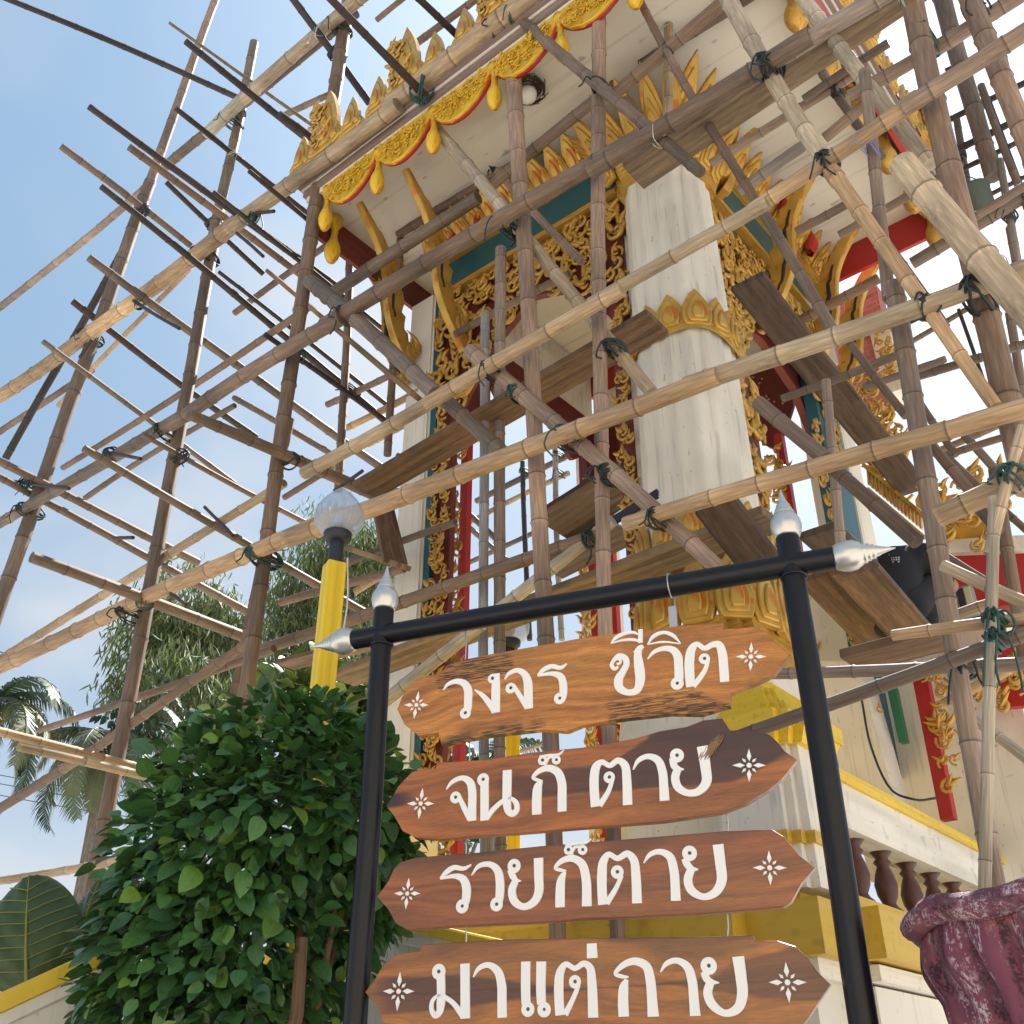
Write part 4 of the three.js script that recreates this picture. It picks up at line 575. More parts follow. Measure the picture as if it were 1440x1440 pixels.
{
  const paint = new THREE.MeshStandardMaterial({ color: lin(0.80, 0.79, 0.78), roughness: 0.55 }), nail = std([0.09, 0.085, 0.08], 0.5, { metalness: 0.5 });
  const TK = 0.026;
  BOARDS.forEach((b, bi) => {
    const P = b.pts.map(([u, v]) => sl(u, v)), xs = P.map(p => p[0]), ys = P.map(p => p[1]), x0 = Math.min(...xs), x1 = Math.max(...xs), y0 = Math.min(...ys), y1 = Math.max(...ys), cx = (x0 + x1) / 2;
    const g = group('sign_board', SO.clone().addScaledVector(SX, cx).add(V(0, y0, 0)).toArray(), SRY); tag(g, b.label, 'sign board', 'boards of the hanging sign');
    const s = new THREE.Shape(P.map(p => new THREE.Vector2(p[0] - cx, p[1] - y0))), eg = new THREE.ExtrudeGeometry(s, { depth: TK - 0.006, bevelEnabled: true, bevelThickness: 0.003, bevelSize: 0.003, bevelOffset: -0.003, bevelSegments: 2 }).translate(0, 0, -TK / 2 + 0.003), uv = eg.attributes.uv, q = eg.attributes.position;
    for (let i = 0; i < uv.count; i++) uv.setXY(i, (q.getX(i) + cx - x0) / (x1 - x0), q.getY(i) / (y1 - y0));
    const wt = wood(bi);
    mesh('plank', eg, new THREE.MeshPhysicalMaterial({ map: wt, roughness: bi ? 0.34 : 0.55, clearcoat: bi ? 0.5 : 0.15, clearcoatRoughness: 0.3, bumpMap: wt, bumpScale: 0.0012 }), g);
    const loc = (sh, X, Y) => { const [ox, oy, k] = SH[sh], a = sl(ox + X / k, oy + Y / k); return [a[0] - cx, a[1] - y0]; }, sc = (sh, X, Y) => px2m(SH[sh][0] + X / SH[sh][2], SH[sh][1] + Y / SH[sh][2]) / SH[sh][2];
    const ZF = TK / 2, lift = (shape, i, d = 0.003) => new THREE.ExtrudeGeometry(shape, { depth: d, bevelEnabled: true, bevelThickness: 0.0007, bevelSize: 0.0007, bevelOffset: -0.0007, bevelSegments: 1, curveSegments: 12 }).translate(0, 0, ZF + 0.0008 + i * 0.00035);
    const circle = (c, r) => { const h = new THREE.Shape(); h.absarc(c[0], c[1], r, 0, Math.PI * 2); return h; };
    for (const [lb, sh, strokes] of LETTERS) {
      if (lb !== bi) continue;
      const geos = [], nails = [];
      strokes.forEach((st, i) => {
        if (st.c) { const [X, Y, r] = st.c, m = sc(sh, X, Y); geos.push(lift(circle(loc(sh, X, Y), r * m), i)); nails.push(lift(circle(loc(sh, X + 2, Y - 1), 11 * m), 6, 0.002)); return; }
        const cv = new THREE.CatmullRomCurve3(st.map(([X, Y, w]) => { const l = loc(sh, X, Y); return V(l[0], l[1], w * sc(sh, X, Y)); }), false, 'centripetal').getPoints(st.length < 3 ? 2 : st.length * 5), Lp = [], Rp = [];
        cv.forEach((p, k) => { const a = cv[Math.max(0, k - 1)], c = cv[Math.min(cv.length - 1, k + 1)], dx = c.x - a.x, dy = c.y - a.y, l = Math.hypot(dx, dy) || 1, h = Math.max(0.0008, p.z / 2); Lp.push(new THREE.Vector2(p.x - dy / l * h, p.y + dx / l * h)); Rp.push(new THREE.Vector2(p.x + dy / l * h, p.y - dx / l * h)); });
        // quads instead of one outline, so that tight curls cannot fold the polygon
        const z1 = ZF + 0.0038 + i * 0.00035, pos = [], n = Lp.length, tri = (...v) => v.forEach(([p, z]) => pos.push(p.x, p.y, z));
        for (let k = 0; k < n - 1; k++) { const a = Lp[k], bb = Rp[k], c = Rp[k + 1], d = Lp[k + 1]; tri([a, z1], [bb, z1], [c, z1]); tri([a, z1], [c, z1], [d, z1]); tri([d, z1], [d, ZF], [a, z1]); tri([d, ZF], [a, ZF], [a, z1]); tri([bb, z1], [bb, ZF], [c, z1]); tri([bb, ZF], [c, ZF], [c, z1]); }
        for (const [a, bb] of [[Rp[0], Lp[0]], [Lp[n - 1], Rp[n - 1]]]) { tri([bb, z1], [a, z1], [a, ZF]); tri([bb, z1], [a, ZF], [bb, ZF]); }
        const rg = new THREE.BufferGeometry(); rg.setAttribute('position', new THREE.Float32BufferAttribute(pos, 3)); rg.setAttribute('uv', new THREE.Float32BufferAttribute(pos.flatMap((v, k) => k % 3 === 2 ? [] : [v * 4]), 2)); rg.computeVertexNormals(); geos.push(rg);
      });
      const L = mesh('letter', merge(geos), paint, g);
      for (const n of nails) mesh('nail', n, nail, L);
    }
    for (const [sb, sh, X, Y, R] of STARS) {
      if (sb !== bi) continue;
      const f = new THREE.Group(); f.name = 'flower_motif'; g.add(f); const m = sc(sh, X, Y), c = loc(sh, X, Y), ex = loc(sh, X + R, Y), ux = (ex[0] - c[0]) / (R * m), uy = (ex[1] - c[1]) / (R * m);
      const petal = (r0, r1, w, a) => { const p = [[r0, 0], [mix(r0, r1, 0.38), w], [r1, 0], [mix(r0, r1, 0.38), -w]].map(([x, y]) => { const X2 = (x * Math.cos(a) - y * Math.sin(a)) * R * m, Y2 = (x * Math.sin(a) + y * Math.cos(a)) * R * m; return new THREE.Vector2(c[0] + X2 * ux - Y2 * uy, c[1] + X2 * uy + Y2 * ux); }), h = new THREE.Shape(); h.moveTo(p[0].x, p[0].y); h.quadraticCurveTo(mix(p[0].x, p[1].x, 0.9), mix(p[0].y, p[1].y, 0.9), p[1].x, p[1].y); h.lineTo(p[2].x, p[2].y); h.lineTo(p[3].x, p[3].y); return lift(h, 0); };
      for (let k = 0; k < 8; k++) mesh('petal', k % 2 ? petal(0.26, 0.60, 0.085, k * Math.PI / 4) : petal(0.25, 1, 0.14, k * Math.PI / 4), paint, f);
      mesh('petal', lift(circle(c, R * m * 0.15), 0), paint, f);
    }
    // hanging wires up to the bar or the board above
    const W = (u, v) => { const a = sl(u, v); return V(a[0] - cx, a[1] - y0, -TK / 2 - 0.004); };
    const ups = [[[945, 820, 945, 892], [650, 870, 650, 940]], [[655, 1030, 655, 1080], [985, 1000, 985, 1024]], [[650, 1172, 650, 1208], [1020, 1138, 1020, 1176]], [[650, 1298, 650, 1334], [1020, 1278, 1020, 1324]]][bi];
    for (const [u1, v1, u2, v2] of ups) mesh('hanging_wire', wire([W(u1, v1), W(u1 + 2, mix(v1, v2, 0.5)), W(u2, v2)], 0.0022, 6, 5), M.steel, g);
    if (!bi) { const a = W(945, 868); mesh('hanger_plate', rbox(0.022, 0.075, 0.004, 0.001, a.x, a.y, a.z + 0.006), M.steel, g); const h = W(943, 826); mesh('hanging_wire', place(new THREE.TorusGeometry(0.034, 0.002, 5, 18), h.x, HT - y0, 0, 0, Math.PI / 2), M.steel, g); }
    if (bi === 1) { // split knot hole with a frayed fibre tuft
      const t = rng(9), fb = []; for (let k = 0; k < 70; k++) { const h = t(), u = 1020 - h * 22 + (t() - 0.5) * 12, v = 1032 + h * 26, a = W(u, v); a.z = ZF + 0.001; fb.push(wire([a, a.clone().add(V(-0.006 - 0.008 * t(), -0.009 - 0.008 * t(), 0.004)), a.clone().add(V(-0.012 - 0.012 * t(), -0.020 - 0.012 * t(), 0.002))], 0.0008, 4, 4)); }
      mesh('knot_fibres', merge(fb), std([0.28, 0.17, 0.09], 0.8), g).userData.kind = 'stuff';
    }
  });
}
// ---------------------------------------------------------------- lamp posts
{
  const glass = new THREE.MeshPhysicalMaterial({ color: lin(0.70, 0.74, 0.80), roughness: 0.3, transmission: 0.8, thickness: 0, side: THREE.DoubleSide });
  const H = pZ(475, 752, 4.0).y;                               // height of the globe's collar
  const proto = group('lamp_post');
  const prof = [[0.055, 0], [0.085, 0.02], [0.108, 0.06], [0.112, 0.095], [0.100, 0.135], [0.075, 0.175], [0.045, 0.21], [0.02, 0.235], [0.004, 0.25]], gg = lathe(prof, 96), P = gg.attributes.position;
  for (let i = 0; i < P.count; i++) { const a = Math.atan2(P.getZ(i), P.getX(i)), k = 1 + 0.018 * Math.cos(a * 32); P.setXYZ(i, P.getX(i) * k, P.getY(i), P.getZ(i) * k); } gg.computeVertexNormals();
  mesh('globe', gg.translate(0, H, 0), glass, proto);
  mesh('bulb', new THREE.SphereGeometry(0.035, 14, 10).translate(0, H + 0.07, 0), std([0.5, 0.55, 0.7], 0.3), proto);
  mesh('collar', lathe([[0.001, -0.045], [0.045, -0.045], [0.05, -0.03], [0.062, -0.02], [0.064, 0.004], [0.06, 0.012], [0.001, 0.012]], 24).translate(0, H, 0), M.darkSteel, proto);
  mesh('neck', new THREE.CylinderGeometry(0.032, 0.034, 0.12, 16).translate(0, H - 0.1, 0), M.darkSteel, proto);
  mesh('post', rbox(0.085, H - 0.15, 0.085, 0.006, 0, (H - 0.15) / 2, 0), std([0.80, 0.55, 0.012], 0.45, { map: stainT }), proto);
  mesh('wire', wire([V(0.045, H - 0.12, 0.03), V(0.06, H - 0.35, 0.04), V(0.045, H - 0.55, 0.04)], 0.004, 8, 5), M.ropeWhite, proto);
  const at = (o, u, v, f) => { const p = pZ(u, v, f); o.position.set(p.x, 0, p.z); };
  at(proto, 475, 752, 4.0); proto.rotation.y = 0.5; tag(proto, 'yellow lamp post with ribbed flame shaped globe rising behind the leafy shrub', 'lamp post', 'lamp posts');
  const c1 = proto.clone(); c1.name = numbered('lamp_post'); scene.add(c1); at(c1, 716, 890, 5.2); tag(c1, 'yellow lamp post half hidden by bamboo poles behind the sign', 'lamp post', 'lamp posts');
  const c2 = proto.clone(); c2.name = numbered('lamp_post'); scene.add(c2); at(c2, 269, 1040, 7.2); tag(c2, 'lamp post whose globe peeps over the shrub before the trees', 'lamp post', 'lamp posts');
}
// ---------------------------------------------------------------- leafy shrub
const leafGeo = (L, w, fold = 0.25, curl = 0.12, n = 6, pw = 0.8) => {
  const pos = [], idx = [], uv = [];
  for (let i = 0; i <= n; i++) { const t = i / n, h = w * 0.5 * Math.pow(Math.sin(Math.PI * Math.pow(t, pw)), 0.75) + 0.0006, y = -curl * L * t * t; pos.push(-h, y + h * fold, L * t, 0, y, L * t, h, y + h * fold, L * t); uv.push(0, t, 0.5, t, 1, t); if (i < n) { const b = i * 3; idx.push(b, b + 3, b + 1, b + 1, b + 3, b + 4, b + 1, b + 4, b + 2, b + 2, b + 4, b + 5); } }
  const g = new THREE.BufferGeometry(); g.setAttribute('position', new THREE.Float32BufferAttribute(pos, 3)); g.setAttribute('uv', new THREE.Float32BufferAttribute(uv, 2)); g.setIndex(idx); g.computeVertexNormals(); return g;
};
const veinT = texture(64, 128, (x, y) => { const m = Math.abs(x - 0.5), v = Math.abs(((y * 7 - m * 5) % 1 + 1) % 1 - 0.5), k = 0.86 + 0.1 * vnoise(x * 10, y * 14, 3, 10, 14) + 0.16 * smooth(0.05, 0.0, m) + 0.06 * smooth(0.08, 0.0, v); return [k, k, k]; });
const leafMat = (c, rough = 0.42, tr = 0.18) => new THREE.MeshPhysicalMaterial({ color: lin(...c), map: veinT, roughness: rough, transmission: tr, thickness: 0, side: THREE.DoubleSide });
{
  const R = rng(31337), F0 = 3.35, g = group('leafy_shrub'), base = pZ(428, 1440, F0); g.position.set(base.x, 0, base.z);
  tag(g, 'dense clipped shrub of glossy round leaves beside the left sign post', 'shrub');
  const blobs = [[350, 1165, 150, 0], [300, 1230, 150, 0.05], [430, 1130, 130, 0], [250, 1340, 120, 0.05], [360, 1330, 165, 0.1], [500, 1140, 95, -0.05], [490, 1270, 80, 0.12], [210, 1420, 95, 0.1], [330, 1480, 160, 0.1], [530, 1220, 62, 0.0], [375, 1050, 80, 0], [290, 1090, 75, 0], [450, 1040, 62, 0]].map(([u, v, r, dz]) => { const p = pZ(u, v, F0 + dz); return { p: p.sub(g.position), r: size(r, p.clone().add(g.position)) }; });
  const geos = [leafGeo(0.066, 0.044), leafGeo(0.078, 0.050, 0.3, 0.2), leafGeo(0.052, 0.036, 0.2, 0.05)];
  const mats = [leafMat([0.065, 0.175, 0.05]), leafMat([0.095, 0.23, 0.055]), leafMat([0.045, 0.13, 0.05]), leafMat([0.15, 0.31, 0.055], 0.42, 0.25), leafMat([0.24, 0.42, 0.05], 0.45, 0.4)];
  const all = [], q = new THREE.Quaternion(), m4 = new THREE.Matrix4(), n = V(0, 0, 0), up = V(0, 0, 0), x = V(0, 0, 0);
  for (const b of blobs) { const cnt = Math.round(1250 * b.r * b.r / 0.12);
    for (let i = 0; i < cnt; i++) {
      const u = R() * 2 - 1, a = R() * 6.283, s = Math.sqrt(1 - u * u); n.set(s * Math.cos(a), u, s * Math.sin(a));
      const dep = Math.pow(R(), 1.1), rr = b.r * (1.02 - 0.5 * dep + 0.30 * (vnoise(a * 2.2 + b.r * 40, u * 3.4, 7) - 0.5) + (R() < 0.07 ? 0.22 * R() : 0)), p = b.p.clone().addScaledVector(n, rr);
      let buried = false; for (const c of blobs) if (c !== b && p.distanceTo(c.p) < c.r * 0.5) buried = true; if (buried) { R(); R(); R(); R(); R(); continue; }
      if (p.y + g.position.y < 0.9) continue;
      const out = n.clone().add(V((R() - 0.5) * 1.1, -0.35 + (R() - 0.5) * 0.9, (R() - 0.5) * 1.1)).normalize(), face = n.clone().add(V((R() - 0.5) * 1.3, 0.7 + (R() - 0.5) * 0.8, (R() - 0.5) * 1.3)).normalize();
      x.crossVectors(face, out).normalize(); up.crossVectors(out, x).normalize(); m4.makeBasis(x.clone(), up.clone(), out); q.setFromRotationMatrix(m4);
      const fresh = rr > b.r * 0.98 && R() < 0.13, mi = fresh ? 4 : Math.min(3, (R() * R() * 4.6) | 0), gi = (R() * 3) | 0;
      all.push({ p, q: q.clone(), s: 0.55 + 0.75 * R(), mi, gi, front: -(p.z + g.position.z) + (Math.abs(p.y) < 9 ? 0 : 9) - rr * 0 });
    } }
  // branches
  const trunk = []; for (let i = 0; i <= 10; i++) trunk.push(V(0.012 * Math.sin(i * 0.9), 0.20 * i, (i < 9 ? 0.36 : 0.2) + 0.01 * Math.cos(i))); mesh('trunk', sweep(trunk, trunk.map((_, i) => 0.030 - 0.0012 * i), 10), std([0.20, 0.115, 0.06], 0.85, { map: streak }), g);
  blobs.slice(0, 9).forEach((b, i) => { const s = V(0, 1.0 + 0.1 * i, 0); mesh('limb', wire([s, s.clone().lerp(b.p, 0.5).add(V(0, 0.05, 0)), b.p], 0.011, 8, 6), std([0.16, 0.10, 0.055], 0.9), g); });
  // the 300 nearest leaves the viewer can see stay single meshes, the others are one mass
  const seen = all.map((l, i) => { const w = l.p.clone().add(g.position), d = w.distanceTo(CAM); let hid = 0; return { i, d }; }).sort((a, b) => a.d - b.d), single = new Set(seen.slice(0, 300).map(o => o.i));
  all.forEach((l, i) => { if (!single.has(i)) return; const o = mesh('leaf', geos[l.gi], mats[l.mi], g); o.position.copy(l.p); o.quaternion.copy(l.q); o.scale.setScalar(l.s); });
  mats.forEach((mt, mi) => geos.forEach((ge, gi) => { const L = all.filter((l, i) => !single.has(i) && l.mi === mi && l.gi === gi); if (!L.length) return; const im = new THREE.InstancedMesh(ge, mt, L.length); L.forEach((l, k) => im.setMatrixAt(k, m4.compose(l.p, l.q, V(l.s, l.s, l.s)))); im.name = 'leaf_mass'; im.userData.kind = 'stuff'; im.castShadow = im.receiveShadow = true; g.add(im); }));
  console.log('shrub leaves', all.length);
}
// ---------------------------------------------------------------- trees beyond
function instanced(name, geo, mat, list, parent) { const im = new THREE.InstancedMesh(geo, mat, list.length), m = new THREE.Matrix4(); list.forEach((l, k) => im.setMatrixAt(k, m.compose(l.p, l.q, V(l.s, l.s, l.s)))); im.name = name; im.userData.kind = 'stuff'; im.castShadow = im.receiveShadow = true; parent.add(im); return im; }
function tree(name, label, f, foot, lobes, leaf, mats, density, droop, seed, trunkR, grp) {
  const R = rng(seed), b = pZ(foot[0], foot[1], f), g = group(name, [b.x, 0, b.z]); tag(g, label, 'tree', grp);
  const L = lobes.map(([u, v, r, dz]) => { const p = pZ(u, v, f + (dz || 0)); return { p: p.clone().sub(g.position), r: size(r, p) }; });
  const topY = Math.max(...L.map(l => l.p.y)), bark = std([0.27, 0.21, 0.17], 0.9, { map: streak });
  const tp = []; for (let i = 0; i <= 8; i++) tp.push(V(0.1 * Math.sin(i * 1.1), topY * 0.75 * i / 8, 0)); mesh('trunk', sweep(tp, tp.map((_, i) => trunkR * (1 - 0.08 * i)), 10), bark, g);
  L.forEach((l, i) => { const s = V(0, Math.min(topY * 0.7, Math.max(1, l.p.y - l.r * 1.6)), 0); const pts = curve([s, s.clone().lerp(l.p, 0.5).add(V(0, l.r * 0.2, 0)), l.p.clone().add(V(0, l.r * 0.5, 0))], 8); mesh('limb', sweep(pts, pts.map((_, k) => trunkR * 0.42 * (1 - 0.1 * k)), 6), bark, g); });
  const per = mats.map(() => []), q = new THREE.Quaternion(), m4 = new THREE.Matrix4(), X = V(0, 0, 0), U = V(0, 0, 0);
  for (const l of L) { const sprays = Math.round(density * l.r * l.r);
    for (let s = 0; s < sprays; s++) {
      const a = R() * 6.283, c = R() * 2 - 1, k = Math.sqrt(1 - c * c), rr = l.r * Math.pow(R(), 0.45) * (0.75 + 0.5 * vnoise(a * 2 + seed, c * 3, 12)), p = l.p.clone().add(V(k * Math.cos(a) * rr, c * rr * 0.95, k * Math.sin(a) * rr)), mi = (R() * mats.length) | 0, sp = leaf.spray * (0.6 + 0.8 * R());
      for (let j = 0; j < leaf.n; j++) {
        const dir = V(R() - 0.5, -droop + (R() - 0.5) * (1.2 - 0.6 * droop), R() - 0.5).normalize(), face = V(R() - 0.5, R() - 0.2, R() - 0.5).normalize(); X.crossVectors(face, dir).normalize(); U.crossVectors(dir, X); m4.makeBasis(X.clone(), U.clone(), dir); q.setFromRotationMatrix(m4);
        per[mi].push({ p: p.clone().add(V((R() - 0.5) * sp, -R() * sp * (0.3 + droop), (R() - 0.5) * sp)), q: q.clone(), s: 0.7 + 0.6 * R() });
      } } }
  per.forEach((pl, i) => instanced('crown', leaf.geo, mats[i], pl, g));
}
{
  const thin = { geo: leafGeo(0.26, 0.034, 0.1, 0.25, 3), n: 7, spray: 0.5 }, feather = [leafMat([0.15, 0.20, 0.05], 0.75, 0.45), leafMat([0.21, 0.26, 0.06], 0.75, 0.45), leafMat([0.10, 0.15, 0.045], 0.75, 0.4)];
  tree('feathery_tree', 'tall feathery grey green tree behind the scaffold left of the lamp post', 19, [285, 1400], [[215, 880, 62], [270, 845, 70], [320, 900, 72, 1], [190, 950, 45], [255, 945, 70, -1], [330, 965, 60], [300, 1000, 60, 1]], thin, feather, 300, 0.7, 71, 0.16);
  tree('feathery_tree', 'tall feathery tree behind the lamp globe reaching up to the white pillar', 22, [470, 1400], [[430, 810, 60], [480, 760, 65], [520, 830, 62, 1], [410, 870, 55], [470, 890, 68], [540, 760, 40], [550, 900, 50, 1], [390, 940, 50]], thin, feather, 280, 0.75, 72, 0.18);
  const broad = { geo: leafGeo(0.17, 0.10, 0.2, 0.1, 4), n: 5, spray: 0.35 }, lime = [leafMat([0.14, 0.22, 0.03], 0.5, 0.4), leafMat([0.08, 0.16, 0.03], 0.5, 0.35), leafMat([0.22, 0.30, 0.04], 0.5, 0.45)];
  tree('broadleaf_tree', 'low yellow green broad leaved tree just above the shrub', 9.5, [450, 1430], [[400, 965, 45], [450, 945, 55], [510, 960, 60], [545, 990, 50], [360, 990, 40], [470, 1010, 60]], broad, lime, 210, 0.2, 73, 0.08);
  const dark = [leafMat([0.03, 0.075, 0.03], 0.55, 0.2), leafMat([0.055, 0.10, 0.04], 0.55, 0.2)];
  tree('broadleaf_tree', 'dark green small tree behind the pavilion seen between the sign boards', 13, [640, 1420], [[620, 1060, 40], [660, 1090, 45], [600, 1110, 40], [700, 1120, 40], [640, 1180, 55]], broad, dark, 90, 0.3, 74, 0.08);
  tree('broadleaf_tree', 'dark green round tree low beneath the palms', 17, [235, 1420], [[240, 1000, 45], [190, 1010, 45], [150, 1040, 40], [270, 1030, 40]], broad, dark, 55, 0.4, 75, 0.1);
}
function palm(label, u, v, f, n, L, seed) {
  const R = rng(seed), c = pZ(u, v, f), g = group('coconut_palm', [c.x, 0, c.z]); tag(g, label, 'palm tree', 'coconut palms');
  const tp = []; for (let i = 0; i <= 12; i++) tp.push(V(0.12 * Math.sin(i * 0.25), c.y * i / 12, 0)); mesh('trunk', sweep(tp, tp.map((_, i) => 0.15 - 0.005 * i), 10), std([0.24, 0.20, 0.16], 0.9, { map: streak }), g);
  const ms = [leafMat([0.06, 0.11, 0.045], 0.55, 0.25), leafMat([0.085, 0.14, 0.05], 0.55, 0.25), leafMat([0.13, 0.15, 0.06], 0.55, 0.2)];
  for (let i = 0; i < n; i++) {
    const az = i / n * 6.283 + R() * 0.5, el = mix(0.75, -0.5, Math.pow((i * 7 % n) / n, 0.8)) + (R() - 0.5) * 0.3, ln = L * (0.8 + 0.35 * R()), pts = [], gs = [], top = V(0.12 * Math.sin(3), c.y, 0);
    let p = top.clone(), e = el; for (let k = 0; k <= 12; k++) { pts.push(p.clone()); p.add(V(Math.cos(az) * Math.cos(e), Math.sin(e), Math.sin(az) * Math.cos(e)).multiplyScalar(ln / 12)); e -= 0.13 + 0.02 * k * 0.6; }
    gs.push(sweep(pts, pts.map((_, k) => 0.022 * (1 - k / 13)), 5, null, 1, false));
    const side = V(-Math.sin(az), 0, Math.cos(az));
    for (let k = 3; k < 48; k++) for (const s of [-1, 1]) {
      const t = k / 48, a = pts[Math.floor(t * 12)], b = pts[Math.min(12, Math.floor(t * 12) + 1)], o = a.clone().lerp(b, t * 12 % 1), fw = b.clone().sub(a).normalize(), ll = ln * 0.24 * Math.pow(Math.sin(Math.PI * (0.12 + 0.85 * t)), 0.6) * (0.85 + 0.3 * R());
      const d1 = side.clone().multiplyScalar(s * 0.8).addScaledVector(fw, 0.55).add(V(0, -0.25 + 0.2 * (R() - 0.5), 0)).normalize(), m = o.clone().addScaledVector(d1, ll * 0.55), tip = m.clone().add(V(d1.x * ll * 0.3, -ll * (0.35 + 0.15 * R()), d1.z * ll * 0.3)), w = fw.clone().multiplyScalar(0.019);
      const ge = new THREE.BufferGeometry(), A = o.clone().add(w), B = o.clone().sub(w), C = m.clone().add(w), D = m.clone().sub(w); ge.setAttribute('position', new THREE.Float32BufferAttribute([A, B, C, B, D, C, C, D, tip].flatMap(q => [q.x, q.y, q.z]), 3)); ge.setAttribute('uv', new THREE.Float32BufferAttribute(new Array(18).fill(0.3), 2)); ge.computeVertexNormals(); gs.push(ge);
    }
    mesh('frond', merge(gs), ms[(R() * 3) | 0], g);
  }
  const nut = new THREE.SphereGeometry(0.11, 10, 8); for (let i = 0; i < 5; i++) mesh('coconut', nut.clone().scale(1, 1.2, 1).translate(0.22 * Math.cos(i * 1.3), c.y - 0.2 - 0.05 * (i % 2), 0.22 * Math.sin(i * 1.3)), std([0.16, 0.17, 0.05], 0.6), g);
}
palm('coconut palm with long arching fronds at the edge of the open sky', -8, 985, 16, 15, 1.9, 81);
palm('coconut palm with drooping fronds crossed by a thick bamboo upright', 150, 1035, 17, 15, 1.95, 82);
palm('coconut palm far behind the gap between the two upper sign boards', 690, 1065, 19, 12, 1.8, 83);
// ---------------------------------------------------------------- big leaf plant and parapet at the lower left
{
  const f = 3.9, g = group('broad_leaf_plant', pZ(60, 1440, f).setY(0).toArray()); tag(g, 'plant with two huge ribbed dark green leaves above the yellow coping', 'plant');
  const mat = leafMat([0.045, 0.085, 0.016], 0.5, 0.25), vm = std([0.20, 0.20, 0.04], 0.6);
  for (const [u0, v0, u1, v1, w, dz, tw] of [[38, 1385, 32, 1222, 0.36, 0, 0.15], [100, 1395, 118, 1228, 0.34, 0.12, -0.35], [-60, 1390, -70, 1240, 0.3, 0.1, 0.2]]) {
    const a = pZ(u0, v0, f + dz).sub(g.position), b = pZ(u1, v1, f + dz).sub(g.position), L = a.distanceTo(b), n = 14, pos = [], idx = [], uv = [], W = 12;
    for (let i = 0; i <= n; i++) for (let j = 0; j <= W; j++) { const t = i / n, x = j / W * 2 - 1, h = w * 0.5 * Math.pow(Math.sin(Math.PI * (0.08 + 0.88 * Math.pow(t, 0.85))), 0.6); pos.push(x * h, L * t, -0.10 * x * x * 0.6 - 0.10 * t * t + 0.008 * Math.cos((t * 11 - Math.abs(x) * 4) * 6.283) * (1 - Math.abs(x) * 0.4)); uv.push(j / W, t); if (i < n && j < W) { const q = i * (W + 1) + j; idx.push(q, q + 1, q + W + 1, q + 1, q + W + 2, q + W + 1); } }
    const ge = new THREE.BufferGeometry(); ge.setAttribute('position', new THREE.Float32BufferAttribute(pos, 3)); ge.setAttribute('uv', new THREE.Float32BufferAttribute(uv, 2)); ge.setIndex(idx); ge.computeVertexNormals();
    const o = mesh('leaf', ge, mat, g), d = b.clone().sub(a).normalize(); o.position.copy(a); o.quaternion.setFromUnitVectors(V(0, 1, 0), d); o.rotateY(tw);
    const mid = []; for (let i = 0; i <= 10; i++) mid.push(V(0, L * i / 10, 0.006 - 0.10 * (i / 10) ** 2)); mesh('midrib', sweep(mid, mid.map((_, i) => 0.007 * (1 - i / 12)), 6), vm, o);
    const vs = []; for (let k = 1; k < 9; k++) for (const s of [-1, 1]) { const t = k / 9.5, h = w * 0.5 * Math.pow(Math.sin(Math.PI * (0.08 + 0.88 * Math.pow(Math.min(1, t + 0.1), 0.85))), 0.6) * 0.92; vs.push(wire([V(0, L * t, 0.005 - 0.1 * t * t), V(s * h * 0.5, L * (t + 0.05), -0.008 - 0.1 * t * t), V(s * h, L * (t + 0.1), -0.05 - 0.1 * t * t)], 0.0022, 5, 4)); } mesh('side_veins', merge(vs), vm, o).userData.kind = 'stuff';
    mesh('stalk', wire([V(a.x, 0.02, a.z), V(a.x * 0.9, a.y * 0.6, a.z), a], 0.012, 8, 7), mat, g);
  }
}
{
  const wallAlong = (name, p1, p2, w, capH, label, drop) => { const d = p2.clone().sub(p1), L = Math.hypot(d.x, d.z), ry = Math.atan2(-d.z, d.x), g = group(name, [p1.x, 0, p1.z], ry); tag(g, label, 'wall');
    const sh = (y0, y1, z, m, n, inset = 0) => { const s = new THREE.Shape(); s.moveTo(0, p1.y + y0); s.lineTo(L, p2.y + y0); s.lineTo(L, p2.y + y1); s.lineTo(0, p1.y + y1); mesh(n, new THREE.ExtrudeGeometry(s, { depth: z, bevelEnabled: true, bevelSize: 0.006, bevelThickness: 0.006, bevelSegments: 1 }).translate(0, 0, -z / 2), m, g); };
    sh(-capH, 0, w, M.yellow, 'coping'); sh(-capH - 0.045, -capH - 0.006, w * 0.92, M.white, 'moulding'); sh(-drop, -capH - 0.05, w * 0.8, M.white, 'wall_body'); };
  const a1 = pZ(-80, 1438, 3.5), a2 = pZ(150, 1332, 3.7); wallAlong('stair_parapet', a1, a2, 0.17, 0.055, 'white stair parapet with sloping yellow coping running behind the shrub', 1.0);
  const b1 = pZ(-80, 1354, 4.6), b2 = pZ(110, 1366, 4.5); wallAlong('garden_wall', b1, b2, 0.12, 0.03, 'low white wall with thin yellow coping below the huge leaves', 1.4);
  const c1 = pZ(470, 1272, 4.3), c2 = pZ(760, 1336, 3.7); wallAlong('stair_parapet', c1, c2, 0.2, 0.03, 'white stair parapet with thin yellow coping behind the two lower sign boards', 1.4);
}
